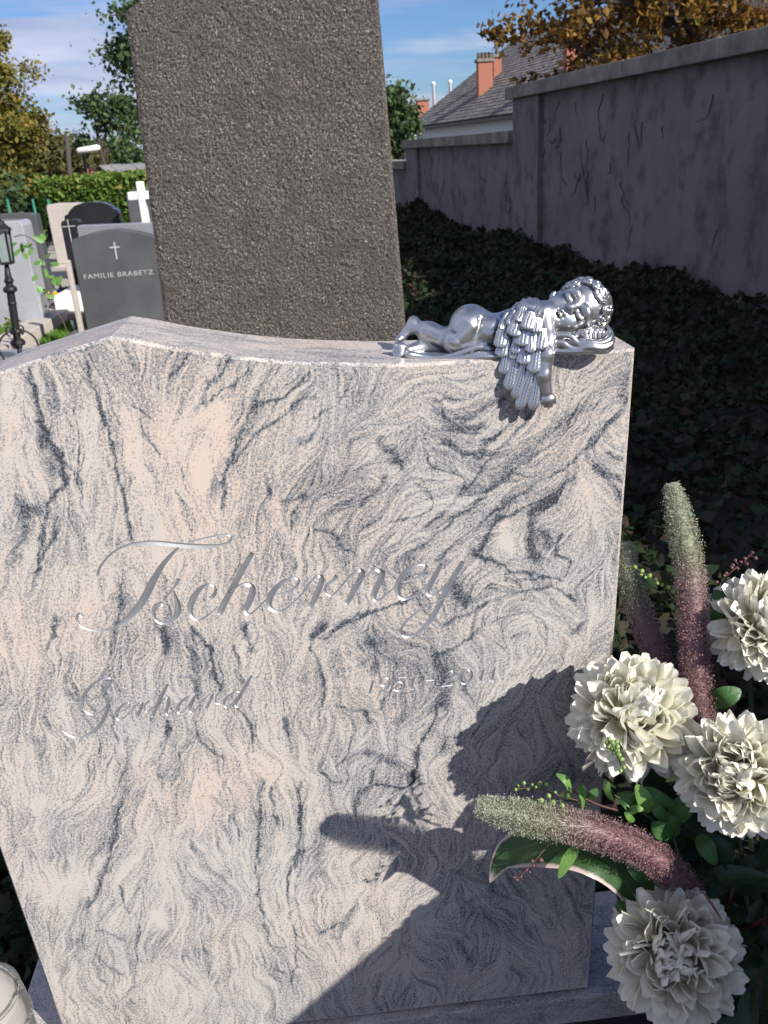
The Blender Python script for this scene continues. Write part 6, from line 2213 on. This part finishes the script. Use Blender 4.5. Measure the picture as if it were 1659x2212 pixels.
# wrought iron lantern on a post
M_IRON = simple('black_iron', (0.022, 0.022, 0.024), .5, .4, .3, 60)
LYY = 5.9
lt = at(10, 497, LYY)
lb_ = at(41, 757, LYY)
ln0 = thing('lantern_post', 'black wrought iron lantern on a scrolled post at the left', 'lantern', (lb_.x, LYY, .20))
LX = lambda y: at(8 + (y - 530) * .145, y, LYY)
pz = [LX(y) for y in (572, 600, 640, 680, 720, 752)]
MB().tube([tuple(p) for p in pz], [.016, .026, .030, .030, .028, .03], 10).build('post', M_IRON, ln0, True)
for (y, R) in ((625, .055), (606, .038), (655, .036), (716, .05), (740, .06)):
    c = LX(y)
    MB().lathe([(R * .3, -R * .55), (R * .9, -R * .3), (R, 0), (R * .8, R * .35), (R * .3, R * .6)], tuple(c), 10).build('knop', M_IRON, ln0, True)
lm = LX(532)
lw2, lh = .05, .22
b = MB()
for sx in (-1, 1):
    for sy in (-1, 1):
        b.tube([(lm.x + sx * lw2 * .75, LYY + sy * lw2 * .75, lm.z - lh / 2), (lm.x + sx * lw2, LYY + sy * lw2, lm.z + lh / 2)], .008, 6)
b.box((lm.x - lw2 * .85, LYY - lw2 * .85, lm.z - lh / 2 - .02), (lm.x + lw2 * .85, LYY + lw2 * .85, lm.z - lh / 2), .004)
b.build('lantern_frame', M_IRON, ln0)
MB().lathe([(.085, lm.z + lh / 2), (.08, lm.z + lh / 2 + .012), (.045, lm.z + lh / 2 + .045), (.04, lm.z + lh / 2 + .065), (.012, lm.z + lh / 2 + .085)], (lm.x, LYY, 0), 12).build('lantern_roof', M_IRON, ln0)


def glass_mat(name, tint=(1, 1, 1), rough=.05, alpha=.25):
    gg = mat(name)
    gl = gg.node('ShaderNodeBsdfGlossy', {'Color': (1, 1, 1, 1), 'Roughness': rough})
    tr = gg.node('ShaderNodeBsdfTransparent', {'Color': tint + (1.0,)})
    df = gg.node('ShaderNodeBsdfDiffuse', {'Color': (tint[0] * .8, tint[1] * .8, tint[2] * .8, 1)})
    m1 = gg.node('ShaderNodeMixShader', {0: alpha, 1: tr.outputs[0], 2: df.outputs[0]})
    fr = gg.node('ShaderNodeFresnel', {'IOR': 1.45})
    m2 = gg.node('ShaderNodeMixShader', {0: fr.outputs[0], 1: m1.outputs[0], 2: gl.outputs[0]})
    gg.nt.links.new(m2.outputs[0], gg.out.inputs[0])
    return gg.m


for sx, sy in ((0, -1), (0, 1), (-1, 0), (1, 0)):
    b = MB()
    q_ = [(-1, -.5), (1, -.5), (1, .5), (-1, .5)]
    b.poly([(lm.x + (sx * k_ + (a_ if sx == 0 else 0)) * lw2 * k_, LYY + (sy + (a_ if sy == 0 else 0)) * lw2 * k_, lm.z + h_ * lh) for (a_, h_) in q_ for k_ in [.76 if h_ < 0 else .98]])
    b.build('pane', glass_mat('lantern_glass', (.55, .62, .58), .1, .55), ln0)
for k_ in range(4):
    an = k_ * pi / 2 + .4
    d = Vector((cos(an), sin(an), 0))
    base = LX(745)
    Q = [base + d * (.03 + .13 * math.sin(t * 2.6)) * .9 + Vector((0, 0, .02 + .14 * cos(t * 2.2) * .7 - .10 * t)) for t in np.linspace(0, 1.35, 14)]
    Q2 = [Q[-1] + d * (-.03 + .03 * cos(t)) + Vector((0, 0, .03 * sin(t))) for t in np.linspace(0, 4.4, 10)]
    MB().tube(Q + Q2[1:], .008, 6).build('scroll', M_IRON, ln0, True)
    Q = [base + Vector((0, 0, .11)) + d * (.045 - .03 * cos(t) * (1 - t / 9)) + Vector((0, 0, .035 * sin(t))) for t in np.linspace(0, 5, 12)]
    MB().tube(Q, .007, 6).build('scroll', M_IRON, ln0, True)
MB().box((lb_.x - .35, LYY - .3, 0), (lb_.x + .35, LYY + .4, .20), .012).build('base_stone', M_MGREY, ln0)
# climbing shoot beside the lantern
vn = thing('rose_shoot', 'bright green leafy shoot arching beside the iron lantern', 'plant', (at(90, 700, 6.2).x, 6.2, .1))
vp = [at(x, y, 6.2) for x, y in ((135, 690), (110, 660), (100, 620), (92, 570), (78, 525), (50, 508), (30, 512))]
S = [Vector(p) for p in spline([tuple(p) for p in vp], 5)]
MB().tube(S, .004, 5).tube([tuple(vp[0]), (vp[0].x + .05, 6.25, 0.0)], .004, 5).build('stem', M_STEMB, vn, True)
rr = random.Random(17)
for x, y in ((84, 517), (92, 512), (36, 545), (47, 535), (60, 530), (55, 552), (80, 567), (88, 566), (103, 552), (118, 570), (110, 597), (97, 590), (122, 612), (118, 604), (85, 625), (96, 628), (108, 640), (75, 600), (128, 606), (28, 527), (66, 543)):
    c = at(x, y, 6.2 + rr.uniform(-.1, .1))
    d = Vector((rr.uniform(-1, 1), rr.uniform(-.6, .2), rr.uniform(-.7, .2))).normalized() * rr.uniform(.06, .09)
    leaf('leaf', [tuple(c + d * t) for t in (-.5, -.2, .1, .35, .5)], .024, M_LEAFB, vn, (0, -.7, .7), nu=3, cup=-.2)

# ------------------------------------------------------------------ near things round the grave
M_POL = granite_dark('polished_dark_granite', (0.012, 0.013, 0.018), (0.034, 0.036, 0.045), .08, 240)
gs = thing('grave_surround', 'dark polished granite grave surround at the foot of the headstone', 'grave surround', (-.08, -.6, 0))
MB().box((-.95, -.16, 0), (.80, .06, .150), .006).build('back_kerb', M_POL, gs)
for x0_, x1_ in ((-.95, -.70), (.55, .80)):
    MB().box((x0_, -1.9, 0), (x1_, -.164, .150), .006).build('side_kerb', M_POL, gs)
MB().box((-.70, -1.9, 0), (.55, -.164, .10), .004).build('cover_slab', M_POL, gs)
# unseen slab, added just outside the picture to cast shade on the headstone
nb = thing('shade_slab', 'unseen grey slab added beyond the right picture edge to shade the headstone', 'headstone', (.86, -.6, 0))
MB().box((.80, -1.08, .14), (.94, -.02, 1.128), .01).build('slab', M_ANTH, nb)
MB().box((.74, -1.14, 0), (1.02, .04, .138), .01).build('plinth', M_ANTH, nb)

# glass grave light at the lower left corner
M_CLEAR = glass_mat('clear_plastic', (.93, .95, .92), .04, .10)
M_MILK = simple('milky_cup', (0.33, 0.30, 0.29), .14, 0, .06, 12, 0, 80, .6)
gl = thing('grave_candle', 'grave candle in a clear plastic cover at the lower left corner', 'candle', (-.62, -.21, .10))
gp_ = atd(-28, 2230, 1.12)
GB = Vector((gp_.x, gp_.y, .152))
gl.location = GB
hz_ = atd(-20, 2062, 1.10).z - .152
R = .052
MB().lathe([(.30 * R, .004), (.52 * R, .01), (.78 * R, hz_ * .30), (1.02 * R, hz_ * .62), (1.04 * R, hz_ * .76), (.88 * R, hz_ * .90), (.55 * R, hz_ * .965), (.02 * R, hz_ * .985)], tuple(GB), 36).build('cup', M_MILK, gl, True)
MB().lathe([(1.62 * R, .0), (1.60 * R, .006), (1.24 * R, hz_ * .50), (1.10 * R, hz_ * .72), (1.08 * R, hz_ * .86)], tuple(GB), 36).build('cover', M_CLEAR, gl, True)
for (r_, z_) in ((1.10 * R, hz_ * .80), (1.0 * R, hz_ * .90), (1.62 * R, .004)):
    MB().tube([tuple(GB + Vector((r_ * cos(a_), r_ * sin(a_), z_))) for a_ in np.linspace(0, 2 * pi, 40)], .0026, 6).build('rim', M_CLEAR, gl, True)
MB().tube([tuple(GB + Vector((R * 1.05 * cos(a_) * cos(.5), R * 1.05 * cos(a_) * sin(.5), hz_ * (.82 + .20 * sin(a_))))) for a_ in np.linspace(0, pi, 24)], .003, 6).build('handle', M_CLEAR, gl, True)

# dark leaves and sheet added to blacken the shade behind and left of the stone
r_ = np.random.RandomState(77)
n = 5200
x_, y_ = r_.uniform(-1.5, -.53, n), r_.uniform(.07, 1.15, n)
z_ = .03 + .10 * vnoise(x_ * 6, y_ * 6, 71) + r_.uniform(-.03, .03, n)
V_, F_ = leaf_cards(np.stack([x_, y_, z_], 1), .032, 13, .9, 1.3)
gcv = bulk('shade_leaves', V_, F_, M_IVY)
tag(gcv, 'low dark leaves added to deepen the shade left of the pink headstone', 'ground cover', None, 'stuff')
dk_ = mesh('shade_sheet', [(-1.55, .065, .006), (-.40, .065, .006), (-.40, 1.12, .006), (-1.55, 1.12, .006)], [(0, 1, 2, 3)], bed.data.materials[0])  # dark colour standing in for the headstone's shade on the ground
tag(dk_, 'dark sheet added below the leaves to deepen the shade beside the headstone', None, None, 'structure')
# far wood that closes the horizon
r_ = np.random.RandomState(91)
n = 15000
x_ = r_.uniform(-75, 60, n)
y_ = 78 + r_.normal(0, 1.5, n)
tz_ = 1.6 + 1.5 * vnoise(x_ * .22, x_ * 0 + 3, 95) + .5 * vnoise(x_ * .9, x_ * 0, 96)
z_ = tz_ * r_.uniform(0, 1, n) ** .7 - .2
V_, F_ = leaf_cards(np.stack([x_, y_, z_], 1), .42, 19, .3, 1.2)
fw = bulk('far_wood', V_, F_, M_OLV)
tag(fw, 'low far-off line of trees along the horizon', 'trees', None, 'stuff')
